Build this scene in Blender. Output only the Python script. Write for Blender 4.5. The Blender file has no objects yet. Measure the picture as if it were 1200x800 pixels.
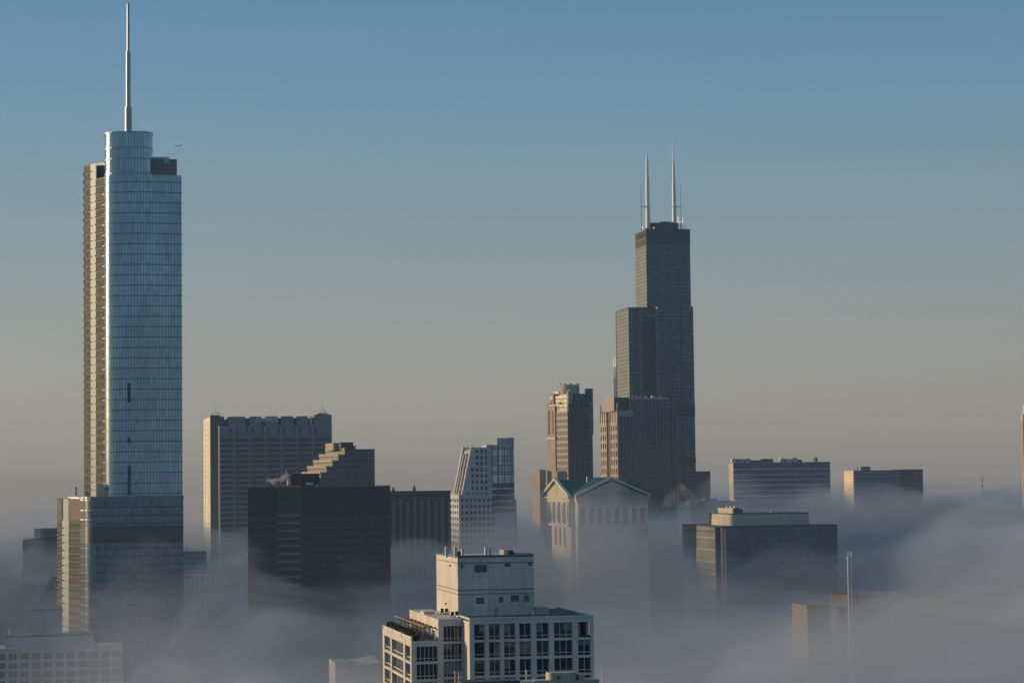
import bpy, bmesh, math, random
from mathutils import Vector, Matrix
random.seed(7)
R = math.radians
scene = bpy.context.scene
COL = scene.collection

# ------------------------------------------------------------------ camera
F = 2712.0                      # focal length in photo pixels (photo is 1200 x 800)
CAMZ = 174.0
cam_d = bpy.data.cameras.new('camera')
cam = bpy.data.objects.new('camera', cam_d)
COL.objects.link(cam)
cam_d.sensor_width = 36.0
cam_d.lens = 36.0 * F / 1200.0
cam_d.clip_start = 1.0
cam_d.clip_end = 60000.0
CM = Matrix.Rotation(R(90 + 3.5), 4, 'X') @ Matrix.Rotation(R(-0.7), 4, 'Z')
CM.translation = (0, 0, CAMZ)
cam.matrix_world = CM
scene.camera = cam
C3 = CM.to_3x3()
C3I = C3.inverted()

def ray(px, py):
    return C3 @ Vector(((px - 600) / F, (400 - py) / F, -1.0))

def at(px, py, Y):
    d = ray(px, py)
    return Vector((0, 0, CAMZ)) + d * (Y / d.y)

def proj(p):
    q = C3I @ (Vector(p) - Vector((0, 0, CAMZ)))
    return 600 + F * q.x / -q.z, 400 - F * q.y / -q.z

# ------------------------------------------------------------------ light
SUN_EL, SUN_AZ_X, SUN_AZ_Y = 8.5, -0.965, 0.262
sun_d = bpy.data.lights.new('sun', 'SUN')
sun = bpy.data.objects.new('sun', sun_d)
COL.objects.link(sun)
sun_d.energy = 4.0
sun_d.angle = R(0.5)
sun_d.color = (1.0, 0.76, 0.46)
sd = Vector((SUN_AZ_X, SUN_AZ_Y, 0)).normalized() * math.cos(R(SUN_EL)) + Vector((0, 0, math.sin(R(SUN_EL))))
sun.rotation_euler = sd.to_track_quat('Z', 'Y').to_euler()
sun.location = (-800, 300, 500)

world = bpy.data.worlds.new('World')
scene.world = world
world.use_nodes = True
wt = world.node_tree
wt.nodes.clear()
def wn(t, **k):
    n = wt.nodes.new(t)
    for a, b in k.items():
        setattr(n, a, b)
    return n
w_out = wn('ShaderNodeOutputWorld')
w_bg = wn('ShaderNodeBackground')
w_sky = wn('ShaderNodeTexSky', sky_type='NISHITA')
w_sky.sun_disc = False
w_sky.sun_elevation = R(SUN_EL)
w_sky.sun_rotation = math.atan2(sd.x, sd.y)
w_sky.altitude = 170
w_sky.air_density = 1.0
w_sky.dust_density = 1.0
w_sky.ozone_density = 1.0
w_co = wn('ShaderNodeTexCoord')
w_sep = wn('ShaderNodeSeparateXYZ')
wt.links.new(w_co.outputs['Generated'], w_sep.inputs[0])
# morning haze: the sky colour turns to a pale brown grey towards the horizon
w_ramp = wn('ShaderNodeValToRGB')
w_ramp.color_ramp.interpolation = 'B_SPLINE'
w_map = wn('ShaderNodeMapRange')
w_map.inputs['From Min'].default_value = -0.02
w_map.inputs['From Max'].default_value = 0.30
wt.links.new(w_sep.outputs['Z'], w_map.inputs['Value'])
wt.links.new(w_map.outputs[0], w_ramp.inputs[0])
SKYR = [(0.0,(2.25,2.1,1.9)),(0.094,(2.7,2.46,2.2)),(0.23,(3.0,3.12,3.05)),(0.37,(2.15,3.15,3.7)),(0.54,(1.5,2.85,4.15)),(0.7,(1.0,2.55,4.3)),(1.0,(0.55,1.9,3.8))]
el = w_ramp.color_ramp.elements
while len(el) > 1:
    el.remove(el[-1])
el[0].position = SKYR[0][0]; el[0].color = (*[v / 5 for v in SKYR[0][1]], 1)
for p_, c_ in SKYR[1:]:
    e_ = el.new(p_); e_.color = (*[v / 5 for v in c_], 1)
w_mul = wn('ShaderNodeMixRGB', blend_type='MULTIPLY')
w_mul.inputs[0].default_value = 1.0
w_mul.inputs[2].default_value = (5, 5, 5, 1)
w_north = wn('ShaderNodeMapRange'); w_north.interpolation_type = 'SMOOTHSTEP'
w_north.inputs['From Min'].default_value = 0.45; w_north.inputs['From Max'].default_value = -0.5
wt.links.new(w_sep.outputs['Y'], w_north.inputs['Value'])
w_r2 = wn('ShaderNodeValToRGB'); w_r2.color_ramp.interpolation = 'B_SPLINE'
wt.links.new(w_map.outputs[0], w_r2.inputs[0])
NORTHR = [(0.05,(1.35,2.0,2.9)),(0.8,(1.05,2.3,3.9))]
for e_, (p_, c_) in zip(w_r2.color_ramp.elements, NORTHR):
    e_.position = p_; e_.color = (*[v / 5 for v in c_], 1)
w_nm = wn('ShaderNodeMixRGB', blend_type='MIX')
wt.links.new(w_north.outputs[0], w_nm.inputs[0])
wt.links.new(w_ramp.outputs[0], w_nm.inputs[1]); wt.links.new(w_r2.outputs[0], w_nm.inputs[2])
wt.links.new(w_nm.outputs[0], w_mul.inputs[1])
w_mix = wn('ShaderNodeMixRGB', blend_type='MIX')
w_mix.inputs[0].default_value = 0.85
wt.links.new(w_sky.outputs[0], w_mix.inputs[1])
wt.links.new(w_mul.outputs[0], w_mix.inputs[2])
# faint uneven haze layers low in the sky
w_st = wn('ShaderNodeVectorMath', operation='MULTIPLY'); w_st.inputs[1].default_value = (2.2, 2.2, 26.0)
wt.links.new(w_co.outputs['Generated'], w_st.inputs[0])
w_nz = wn('ShaderNodeTexNoise'); w_nz.inputs['Scale'].default_value = 1.6; w_nz.inputs['Detail'].default_value = 4
wt.links.new(w_st.outputs[0], w_nz.inputs['Vector'])
w_nr = wn('ShaderNodeMapRange'); w_nr.inputs['From Min'].default_value = .3; w_nr.inputs['From Max'].default_value = .7
w_nr.inputs['To Min'].default_value = .98; w_nr.inputs['To Max'].default_value = 1.02
wt.links.new(w_nz.outputs['Fac'], w_nr.inputs['Value'])
w_lay = wn('ShaderNodeMixRGB', blend_type='MULTIPLY'); w_lay.inputs[0].default_value = 1.0
wt.links.new(w_mix.outputs[0], w_lay.inputs[1]); wt.links.new(w_nr.outputs[0], w_lay.inputs[2])
wt.links.new(w_lay.outputs[0], w_bg.inputs['Color'])
w_bg.inputs['Strength'].default_value = 0.1
wt.links.new(w_bg.outputs[0], w_out.inputs['Surface'])

scene.view_settings.view_transform = 'Standard'
scene.view_settings.look = 'None'
scene.view_settings.exposure = 0
scene.view_settings.gamma = 1
scene.cycles.max_bounces = 6
scene.cycles.diffuse_bounces = 2
scene.cycles.glossy_bounces = 2
scene.cycles.transmission_bounces = 2
scene.cycles.transparent_max_bounces = 8
scene.cycles.volume_bounces = 0
scene.cycles.volume_max_steps = 512
scene.cycles.volume_step_rate = 0.6
scene.cycles.use_denoising = True

# ------------------------------------------------------------------ mesh collector
class MB:
    """Collects prisms, boxes and tubes; side faces get UVs in metres (u along the wall, v = height)."""
    def __init__(s):
        s.v, s.f, s.uv = [], [], []
    def face(s, pts, uvs=None):
        i = len(s.v)
        s.v += [tuple(p) for p in pts]
        s.f.append(tuple(range(i, i + len(pts))))
        if uvs is None:
            uvs = [(p[0], p[1]) for p in pts]
        s.uv.append(uvs)
    def prism(s, poly, z0, z1, cap=True, bottom=True, poly2=None, u0=0.0):
        """poly: counter-clockwise (seen from above) outline; poly2: other outline at the top."""
        q = poly2 or poly
        n = len(poly)
        u = u0
        for i in range(n):
            j = (i + 1) % n
            a, b, c, d = poly[i], poly[j], q[j], q[i]
            L = math.hypot(b[0] - a[0], b[1] - a[1])
            s.face([(a[0], a[1], z0), (b[0], b[1], z0), (c[0], c[1], z1), (d[0], d[1], z1)],
                   [(u, z0), (u + L, z0), (u + L, z1), (u, z1)])
            u += L
        if cap:
            s.face([(p[0], p[1], z1) for p in q])
        if bottom:
            s.face([(p[0], p[1], z0) for p in reversed(poly)])
        return s
    def box(s, x0, x1, y0, y1, z0, z1, bottom=True):
        return s.prism([(x0, y0), (x1, y0), (x1, y1), (x0, y1)], z0, z1, bottom=bottom)
    def ring(s, poly, off, z0, z1):
        """a thin band standing off the outline by off"""
        return s.prism(offset(poly, off), z0, z1)
    def tube(s, cx, cy, r0, z0, z1, r1=None, n=10):
        r1 = r0 if r1 is None else r1
        p = [(cx + r0 * math.cos(2 * math.pi * k / n), cy + r0 * math.sin(2 * math.pi * k / n)) for k in range(n)]
        q = [(cx + r1 * math.cos(2 * math.pi * k / n), cy + r1 * math.sin(2 * math.pi * k / n)) for k in range(n)]
        return s.prism(p, z0, z1, poly2=q)
    def rod(s, a, b, r, n=6):
        a, b = Vector(a), Vector(b)
        d = (b - a).normalized()
        x = d.orthogonal().normalized(); y = d.cross(x)
        ra = [a + x * r * math.cos(2 * math.pi * k / n) + y * r * math.sin(2 * math.pi * k / n) for k in range(n)]
        rb = [p + (b - a) for p in ra]
        for k in range(n):
            j = (k + 1) % n
            s.face([ra[k], ra[j], rb[j], rb[k]])
        s.face(list(reversed(ra))); s.face(rb)
        return s
    def build(s, name, m, parent=None, smooth=False):
        me = bpy.data.meshes.new(name)
        me.from_pydata(s.v, [], s.f)
        uvl = me.uv_layers.new(name='UVMap')
        k = 0
        for fu in s.uv:
            for c in fu:
                uvl.data[k].uv = c
                k += 1
        me.materials.append(m)
        if smooth:
            bm = bmesh.new(); bm.from_mesh(me)
            bmesh.ops.remove_doubles(bm, verts=bm.verts, dist=1e-3)
            bm.to_mesh(me); bm.free()
            for p in me.polygons:
                p.use_smooth = True
            me.set_sharp_from_angle(angle=R(35))
        me.update()
        o = bpy.data.objects.new(name, me)
        COL.objects.link(o)
        if parent is not None:
            o.parent = parent
        return o

def offset(poly, d):
    """outline pushed outward by d (poly counter-clockwise)"""
    n = len(poly)
    out = []
    for i in range(n):
        a, b, c = Vector(poly[i - 1]).to_2d(), Vector(poly[i]).to_2d(), Vector(poly[(i + 1) % n]).to_2d()
        e1, e2 = (b - a).normalized(), (c - b).normalized()
        n1, n2 = Vector((e1.y, -e1.x)), Vector((e2.y, -e2.x))
        m = (n1 + n2)
        if m.length < 1e-6:
            m = n1
        m.normalize()
        k = d / max(0.35, m.dot(n1))
        out.append((b.x + m.x * k, b.y + m.y * k))
    return out

def rrect(x0, x1, y0, y1, r, n=6):
    """counter-clockwise rectangle with rounded corners"""
    p = []
    for cx, cy, a0 in ((x1 - r, y0 + r, -90), (x1 - r, y1 - r, 0), (x0 + r, y1 - r, 90), (x0 + r, y0 + r, 180)):
        for k in range(n + 1):
            a = R(a0 + 90 * k / n)
            p.append((cx + r * math.cos(a), cy + r * math.sin(a)))
    return p

def tag(o, label=None, cat=None, group=None, kind=None):
    if label: o['label'] = label
    if cat: o['category'] = cat
    if group: o['group'] = group
    if kind: o['kind'] = kind
    return o

def copy_tree(o, parent=None, label=None):
    c = o.copy(); COL.objects.link(c)
    c.parent = parent
    if label: c['label'] = label
    for ch in list(o.children):
        copy_tree(ch, c)
    return c

class B:
    """A building: an Empty on the ground below its front left (north-east) corner. Local x runs along the
    street front to the right, local y runs away from the camera. px, py: the photo's pixel of that corner's top."""
    def __init__(s, name, label, cat, px, py, d, rot=11.0, group=None):
        s.P = at(px, py, d)
        s.z0 = s.P.z
        s.py = py
        s.rot = rot
        s.o = bpy.data.objects.new(name, None)
        COL.objects.link(s.o)
        s.o.empty_display_size = 5
        s.o.location = (s.P.x, s.P.y, 0)
        s.o.rotation_euler = (0, 0, R(rot))
        tag(s.o, label, cat, group)
        s.u = Vector((math.cos(R(rot)), math.sin(R(rot))))
        s.v = Vector((-math.sin(R(rot)), math.cos(R(rot))))
        s.m = d / F                                         # metres per photo pixel at the corner
    def x(s, px, y=0.0, py=None):
        """local x at which the line (x, y) is seen at column px"""
        d = ray(px, s.py if py is None else py)
        q = Vector((s.P.x, s.P.y)) + s.v * y
        return -(q.x * d.y - q.y * d.x) / (s.u.x * d.y - s.u.y * d.x)
    def y(s, px, x=0.0, py=None):
        d = ray(px, s.py if py is None else py)
        q = Vector((s.P.x, s.P.y)) + s.u * x
        return -(q.x * d.y - q.y * d.x) / (s.v.x * d.y - s.v.y * d.x)
    def z(s, py, x=0.0, y=0.0):
        q = Vector((s.P.x, s.P.y)) + s.u * x + s.v * y
        za, zb = 0.0, 300.0
        pa, pb = proj((q.x, q.y, za))[1], proj((q.x, q.y, zb))[1]
        for _ in range(4):
            zc = za + (py - pa) * (zb - za) / (pb - pa)
            pc = proj((q.x, q.y, zc))[1]
            za, pa = zb, pb
            zb, pb = zc, pc
            if abs(pb - pa) < 1e-6: break
        return zb
    def part(s, name, mb, m, parent=None, label=None, smooth=False):
        o = mb.build(name, m, parent if parent is not None else s.o, smooth)
        if label: o['label'] = label
        return o

# ------------------------------------------------------------------ materials
MATS = {}
class NT:
    def __init__(s, name):
        s.m = bpy.data.materials.new(name)
        s.m.use_nodes = True
        s.t = s.m.node_tree
        s.t.nodes.clear()
        s.out = s.t.nodes.new('ShaderNodeOutputMaterial')
    def n(s, t, **k):
        n = s.t.nodes.new(t)
        for a, b in k.items():
            setattr(n, a, b)
        return n
    def link(s, a, b):
        s.t.links.new(a, b)
    def put(s, sock, v):
        if hasattr(v, 'is_output'):
            s.link(v, sock)
        else:
            sock.default_value = v
    def math(s, op, a, b=None, c=None, clamp=False):
        n = s.n('ShaderNodeMath', operation=op)
        n.use_clamp = clamp
        s.put(n.inputs[0], a)
        if b is not None: s.put(n.inputs[1], b)
        if c is not None: s.put(n.inputs[2], c)
        return n.outputs[0]
    def mix(s, f, a, b, blend='MIX'):
        n = s.n('ShaderNodeMixRGB', blend_type=blend)
        s.put(n.inputs[0], f)
        for i, v in ((1, a), (2, b)):
            if isinstance(v, (tuple, list)): v = (*v[:3], 1.0)
            s.put(n.inputs[i], v)
        return n.outputs[0]
    def noise(s, vec, scale, detail=3.0, rough=0.55):
        n = s.n('ShaderNodeTexNoise')
        s.link(vec, n.inputs['Vector'])
        n.inputs['Scale'].default_value = scale
        n.inputs['Detail'].default_value = detail
        n.inputs['Roughness'].default_value = rough
        return n.outputs['Fac']
    def scaled(s, vec, k):
        n = s.n('ShaderNodeVectorMath', operation='MULTIPLY')
        s.link(vec, n.inputs[0]); n.inputs[1].default_value = k
        return n.outputs[0]
    def maprange(s, v, a, b, c, d, smooth=False):
        n = s.n('ShaderNodeMapRange')
        if smooth: n.interpolation_type = 'SMOOTHSTEP'
        s.put(n.inputs['Value'], v)
        for k, x in (('From Min', a), ('From Max', b), ('To Min', c), ('To Max', d)):
            s.put(n.inputs[k], x)
        return n.outputs[0]

def stone(name, col, rough=0.8, var=0.18, streak=0.15, panel=None, line=0.12, spec=0.3):
    """masonry or painted concrete with blotches, vertical weather streaks and optional panel joints (w, h in metres)"""
    t = NT(name)
    b = t.n('ShaderNodeBsdfPrincipled'); t.link(b.outputs[0], t.out.inputs[0])
    tc = t.n('ShaderNodeTexCoord')
    n1 = t.noise(tc.outputs['Object'], 0.09, 4)
    n2 = t.noise(t.scaled(tc.outputs['Object'], (1.1, 1.1, 0.05)), 1.0, 3)
    k = t.math('ADD', t.maprange(n1, 0.3, 0.7, 1 - var, 1 + var), t.maprange(n2, 0.3, 0.75, streak * .4, -streak))
    c = t.mix(1.0, col, k, 'MULTIPLY')
    if panel:
        uv = t.n('ShaderNodeUVMap'); sp = t.n('ShaderNodeSeparateXYZ'); t.link(uv.outputs[0], sp.inputs[0])
        gu = t.math('LESS_THAN', t.math('FRACT', t.math('DIVIDE', sp.outputs[0], panel[0])), line / panel[0])
        gv = t.math('LESS_THAN', t.math('FRACT', t.math('DIVIDE', sp.outputs[1], panel[1])), line / panel[1])
        g = t.math('MULTIPLY', t.math('MAXIMUM', gu, gv), 0.35)
        cu = t.n('ShaderNodeCombineXYZ')
        t.link(t.math('FLOOR', t.math('DIVIDE', sp.outputs[0], panel[0])), cu.inputs[0])
        t.link(t.math('FLOOR', t.math('DIVIDE', sp.outputs[1], panel[1])), cu.inputs[1])
        wnz = t.n('ShaderNodeTexWhiteNoise', noise_dimensions='3D'); t.link(cu.outputs[0], wnz.inputs['Vector'])
        c = t.mix(1.0, c, t.maprange(wnz.outputs['Value'], 0, 1, 0.92, 1.06), 'MULTIPLY')
        c = t.mix(g, c, (col[0] * .3, col[1] * .3, col[2] * .3))
    t.link(c, b.inputs['Base Color'])
    b.inputs['Roughness'].default_value = rough
    b.inputs['Specular IOR Level'].default_value = spec
    return t.m

def facade(name, glass, band, floor_h, band_f, bay, mull, mull_f, metal=0.6, rough=0.15, var=0.35, tilt=0.02,
           band_rough=0.5, blinds=0.0, mech=None, band_metal=0.0, zoff=0.0, mull_metal=0.0, spec=0.5):
    """curtain wall on metre UVs: storeys, spandrel bands, mullions, pane to pane variation"""
    t = NT(name)
    b = t.n('ShaderNodeBsdfPrincipled'); t.link(b.outputs[0], t.out.inputs[0])
    uv = t.n('ShaderNodeUVMap'); sp = t.n('ShaderNodeSeparateXYZ'); t.link(uv.outputs[0], sp.inputs[0])
    u = t.math('DIVIDE', sp.outputs[0], bay)
    v = t.math('DIVIDE', t.math('ADD', sp.outputs[1], zoff), floor_h)
    bandm = t.math('LESS_THAN', t.math('FRACT', v), band_f)
    mullm = t.math('LESS_THAN', t.math('FRACT', u), mull_f)
    cu = t.n('ShaderNodeCombineXYZ')
    t.link(t.math('FLOOR', u), cu.inputs[0]); t.link(t.math('FLOOR', v), cu.inputs[1])
    wnz = t.n('ShaderNodeTexWhiteNoise', noise_dimensions='3D'); t.link(cu.outputs[0], wnz.inputs['Vector'])
    tc = t.n('ShaderNodeTexCoord')
    big = t.noise(t.scaled(tc.outputs['Object'], (1, 1, .6)), 0.05, 3)
    k = t.math('MULTIPLY', t.maprange(wnz.outputs['Value'], 0, 1, 1 - var, 1 + var), t.maprange(big, .3, .7, .85, 1.15))
    g = t.mix(1.0, glass, k, 'MULTIPLY')
    if blinds > 0:
        w2 = t.n('ShaderNodeTexWhiteNoise', noise_dimensions='3D')
        t.link(t.scaled(cu.outputs[0], (1.7, 3.1, 1)), w2.inputs['Vector'])
        g = t.mix(t.math('LESS_THAN', w2.outputs['Value'], blinds), g, band)
    c = t.mix(mullm, g, mull)
    c = t.mix(bandm, c, t.mix(1.0, band, t.maprange(big, .3, .7, .85, 1.12), 'MULTIPLY'))
    solid = t.math('MAXIMUM', bandm, mullm)
    b.inputs['Specular IOR Level'].default_value = spec
    if mech:                                                  # darker plant storeys (height, thickness)
        for zc, th in mech:
            mm = t.math('LESS_THAN', t.math('ABSOLUTE', t.math('SUBTRACT', sp.outputs[1], zc)), th / 2)
            c = t.mix(t.math('MULTIPLY', mm, 0.75), c, (0.02, 0.022, 0.025))
            solid = t.math('MAXIMUM', solid, mm)
    t.link(c, b.inputs['Base Color'])
    t.link(t.maprange(solid, 0, 1, rough, band_rough), b.inputs['Roughness'])
    t.link(t.maprange(solid, 0, 1, metal, max(band_metal, mull_metal)), b.inputs['Metallic'])
    if tilt > 0:
        ge = t.n('ShaderNodeNewGeometry')
        a = t.n('ShaderNodeVectorMath', operation='SUBTRACT'); t.link(wnz.outputs['Color'], a.inputs[0]); a.inputs[1].default_value = (.5, .5, .5)
        s_ = t.n('ShaderNodeVectorMath', operation='SCALE'); t.link(a.outputs[0], s_.inputs[0]); s_.inputs['Scale'].default_value = tilt
        d = t.n('ShaderNodeVectorMath', operation='ADD'); t.link(s_.outputs[0], d.inputs[0]); t.link(ge.outputs['Normal'], d.inputs[1])
        e = t.n('ShaderNodeVectorMath', operation='NORMALIZE'); t.link(d.outputs[0], e.inputs[0])
        t.link(e.outputs[0], b.inputs['Normal'])
    return t.m

def plain(name, col, rough=0.6, metal=0.0, var=0.15, scale=0.6):
    t = NT(name)
    b = t.n('ShaderNodeBsdfPrincipled'); t.link(b.outputs[0], t.out.inputs[0])
    tc = t.n('ShaderNodeTexCoord')
    c = t.mix(1.0, col, t.maprange(t.noise(tc.outputs['Object'], scale, 3), .3, .7, 1 - var, 1 + var), 'MULTIPLY')
    t.link(c, b.inputs['Base Color'])
    b.inputs['Roughness'].default_value = rough
    b.inputs['Metallic'].default_value = metal
    return t.m

M = {}

# ------------------------------------------------------------------ shared materials
M['white'] = stone('white_painted_concrete', (0.61, 0.565, 0.485), panel=(3.1, 3.3), line=0.07, var=0.12, streak=0.14)
M['white_trim'] = stone('white_trim', (0.61, 0.57, 0.50), var=0.1, streak=0.1)
M['glass_dark'] = plain('dark_window_glass', (0.035, 0.042, 0.05), 0.08, 0.0, 0.3, 0.4)
M['glass_warm'] = plain('curtained_window_glass', (0.10, 0.075, 0.05), 0.15, 0.0, 0.35, 0.8)
M['blind'] = plain('window_blind', (.22, .215, .20), .8, 0, .25, .5)
M['roof_tar'] = plain('grey_roof_membrane', (0.10, 0.095, 0.09), 0.9)
M['metal'] = plain('galvanised_metal', (0.42, 0.42, 0.41), 0.4, 0.7)
M['metal_dark'] = plain('dark_metal', (0.06, 0.062, 0.065), 0.5, 0.3)
M['tan'] = stone('tan_render', (0.50, 0.42, 0.31))
M['hedge'] = plain('clipped_hedge', (0.035, 0.055, 0.022), 0.9, 0, 0.5, 3)
M['timber'] = plain('weathered_timber', (0.28, 0.19, 0.11), 0.8)

def fbox(mb, face, plane, a0, a1, o0, o1, z0, z1):
    if face == 'N':
        return mb.box(a0, a1, plane - o1, plane - o0, z0, z1)
    return mb.box(plane - o1, plane - o0, a0, a1, z0, z1)

def window(b, face, plane, a0, a1, z0, z1, glass, frame, nm=1, parent=None, rail=True, t=0.12, o=0.06, blind=None):
    """one window: pane with its own frame (a sub-part)"""
    w = b.part('window', fbox(MB(), face, plane, a0, a1, 0.02, o, z0, z1), glass, parent)
    f = MB()
    for k in range(nm + 1):
        c = a0 + (a1 - a0) * k / nm
        lo = c if k == 0 else (c - t if k == nm else c - t / 2)
        fbox(f, face, plane, lo, lo + t, o + 0.003, o + 0.1, z0, z1)
    if rail:
        zr = z0 + (z1 - z0) * 0.2
        fbox(f, face, plane, a0 + t, a1 - t, o + 0.006, o + 0.085, zr - t / 2, zr + t / 2)
    b.part('window_frame', f, frame, w)
    if blind is not None:
        s0, s1, hgt = blind
        b.part('blind', fbox(MB(), face, plane, a0 + (a1 - a0) * s0 + .02, a0 + (a1 - a0) * s1 - .02, o + .0005, o + .0025, z1 - (z1 - z0) * hgt, z1 - .02), M['blind'], w)
    return w

def punched(b, face, plane, a0, a1, z0, z1, cols, rows, wallm, pick, frame, th=0.55, nm=None, name='wall', parent=None, rail=True, t=0.12, blinds=None):
    """masonry grid standing off the core by th with a window in each opening"""
    mb = MB()
    e = [a0] + [v for c in cols for v in c] + [a1]
    for k in range(0, len(e), 2):
        fbox(mb, face, plane, e[k], e[k + 1], 0.0, th, z0, z1)
    zz = [z0] + [v for r_ in rows for v in r_] + [z1]
    for c in cols:
        for k in range(0, len(zz), 2):
            if zz[k + 1] - zz[k] > 0.02:
                fbox(mb, face, plane, c[0], c[1], 0.0, th - 0.03, zz[k], zz[k + 1])
    b.part(name, mb, wallm, parent)
    for i, c in enumerate(cols):
        for j, r_ in enumerate(rows):
            g = pick(i, j)
            if g is not None:
                window(b, face, plane, c[0], c[1], r_[0], r_[1], g, frame, nm(i) if nm else 1, None, rail, t, blind=blinds(i, j) if blinds else None)

# ------------------------------------------------------------------ white building in front
b = B('apartment_building', 'white gridded apartment building with tall blank penthouse rising from the fog in front', 'apartment building', 550, 726, 455)
zt = b.z0
fl = (b.z(747.5) - b.z(768.5))
x1 = b.x(695.5)
YS = 8.0
D = 34.0
mb = MB()
mb.box(0.0, x1 - 3.3, 0.6, D, 0, zt - 0.4)
mb.box(x1 - 3.3, x1 - 0.02, 0.6, D, 0, zt - 4.6)
b.part('core', mb, M['white'])
cols = [(b.x(p), b.x(q)) for p, q in ((555.5, 568), (572.8, 586), (590.3, 604), (608.3, 622.3), (628.3, 643.2), (649, 671), (677.2, 692))]
zw1 = b.z(731.5)
rows = sorted([(zw1 - k * fl - 3.0, zw1 - k * fl) for k in range(9)])
rnd = random.Random(3)
brnd = random.Random(21)
def some_blind(i, j):
    r_ = brnd.random()
    if r_ < .45: return None
    if r_ < .62: return (0, 1, brnd.choice((.2, .35, .5, .75)))
    if r_ < .82: return (0, .5, brnd.choice((.3, .6, .97)))
    return (.5, 1, brnd.choice((.25, .5, .97)))
def pick(i, j):
    if i == 6 and j == len(rows) - 1: return None
    return M['glass_warm'] if (1 <= i <= 3 and rnd.random() < 0.35) or rnd.random() < 0.08 else M['glass_dark']
punched(b, 'N', 0.6, 0.0, x1, 0, zt, cols, rows, M['white_trim'], pick, M['white_trim'], 0.6, lambda i: (1, 2, 2, 2, 2, 3, 2)[i], blinds=some_blind)
# open corner loggia on the top floor
mb = MB()
mb.box(cols[6][0] + .6, cols[6][0] + 1.0, 2.4, 2.7, zt - 4.6, zt - 0.42); mb.box(x1 - 1.0, x1 - .6, 2.4, 2.7, zt - 4.6, zt - 0.42)
mb.box(x1 - 3.3, x1 - .02, .62, D, zt - 0.4, zt - .02)
mb.box(x1 - .3, x1, .62, 1.2, zt - 4.6, zt - .42); mb.box(x1 - .3, x1, 4.5, D, zt - 4.6, zt - .42)
b.part('loggia', mb, M['white_trim'])
mb = MB(); mb.box(cols[6][0] - .1, x1 - .3, .1, .16, zt - 4.4, zt - 3.5); b.part('loggia_rail', mb, M['glass_dark'])
mb = MB(); mb.box(-0.02, x1 + 0.05, -0.06, 0.35, zt, zt + .35); mb.box(-0.02, .35, .35, D, zt, zt + .35); mb.box(x1 - .3, x1 + .05, .35, D, zt, zt + .35); b.part('parapet', mb, M['white_trim'])
mb = MB(); mb.box(.35, x1 - .3, .35, D - .2, zt - .3, zt + .02); b.part('roof', mb, M['roof_tar'])
# set-back storey and lower terrace block to the left
xs0 = b.x(513.5, YS); xe0 = b.x(482, YS)
zs = b.z(725.5, xs0, YS); ze = b.z(751, xe0, YS)
ds = b.y(480, xs0) ; de = b.y(448.5, xe0)
mb = MB(); mb.box(xs0, 0.0, YS + .5, min(ds, 60), ze + .02, zs); b.part('core', mb, M['white'])
mb = MB(); mb.box(xe0 + .5, 0.0, YS + .5, min(de, 70), 0, ze); b.part('core', mb, M['white'])
rS = sorted([(b.z(751.5, xs0, YS) - k * fl, b.z(733.5, xs0, YS) - k * fl) for k in range(0, 6)])
punched(b, 'N', YS + .5, xs0, 0.0, ze - 20, zs, [(b.x(519.5, YS), b.x(541.5, YS))], rS, M['white_trim'],
        lambda i, j: M['glass_dark'], M['white_trim'], .5, lambda i: 5, blinds=some_blind)
rE = sorted([(b.z(775, xe0, YS) - k * fl, b.z(757.5, xe0, YS) - k * fl) for k in range(5)])
punched(b, 'N', YS + .5, xe0, xs0 - .004, 0, ze, [(b.x(487.5, YS), b.x(512.5, YS))], rE, M['white_trim'],
        lambda i, j: M['glass_dark'], M['white_trim'], .5, lambda i: 5, blinds=some_blind)
ce = [(b.y(q, xe0), b.y(p, xe0)) for p, q in ((474.5, 480.6), (459, 472.3), (450.5, 457.3))]
rL = [(a - .1, c_ - .1) for a, c_ in rE]
punched(b, 'E', xe0 + .5, YS + .5, de, 0, ze - .02, ce, rL, M['white'],
        lambda i, j: M['glass_dark'], M['white_trim'], .55, lambda i: (1, 3, 2)[i], t=.2)
mb = MB(); mb.box(xe0 + .55, xs0 - .05, YS + .55, de - .3, ze - .3, ze + .05); b.part('terrace_floor', mb, M['roof_tar'])
mb = MB()
for k in range(4):
    yy = YS + .6 + (de - YS - 1) * k / 3
    mb.box(xe0 - .06, xe0 + .3, yy - .35, yy + .35, ze, ze + .95)
mb.box(xe0 + .05, xe0 + .15, YS + .9, de - .8, ze, ze + .8)
b.part('terrace_rail', mb, M['white_trim'])
# pergola along the set-back wall
mb = MB()
zp = zs - 1.9
for k in range(7):
    yy = YS + 3 + k * 5.2
    mb.box(xs0 - 2.6, xs0 - 2.35, yy, yy + .25, ze + .05, zp)
    mb.box(xs0 - 3.2, xs0 - .02, yy + .02, yy + .22, zp, zp + .25)
mb.box(xs0 - 2.62, xs0 - 2.33, YS + 2, YS + 44, zp + .25, zp + .45)
b.part('pergola', mb, M['timber'])
for k in range(6):
    yy = YS + 4 + k * 5.2
    window(b, 'E', xs0, yy, yy + 3.2, ze + .3, zp - .5, M['glass_warm'] if k % 2 else M['glass_dark'], M['white_trim'], 3, None, False)
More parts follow.
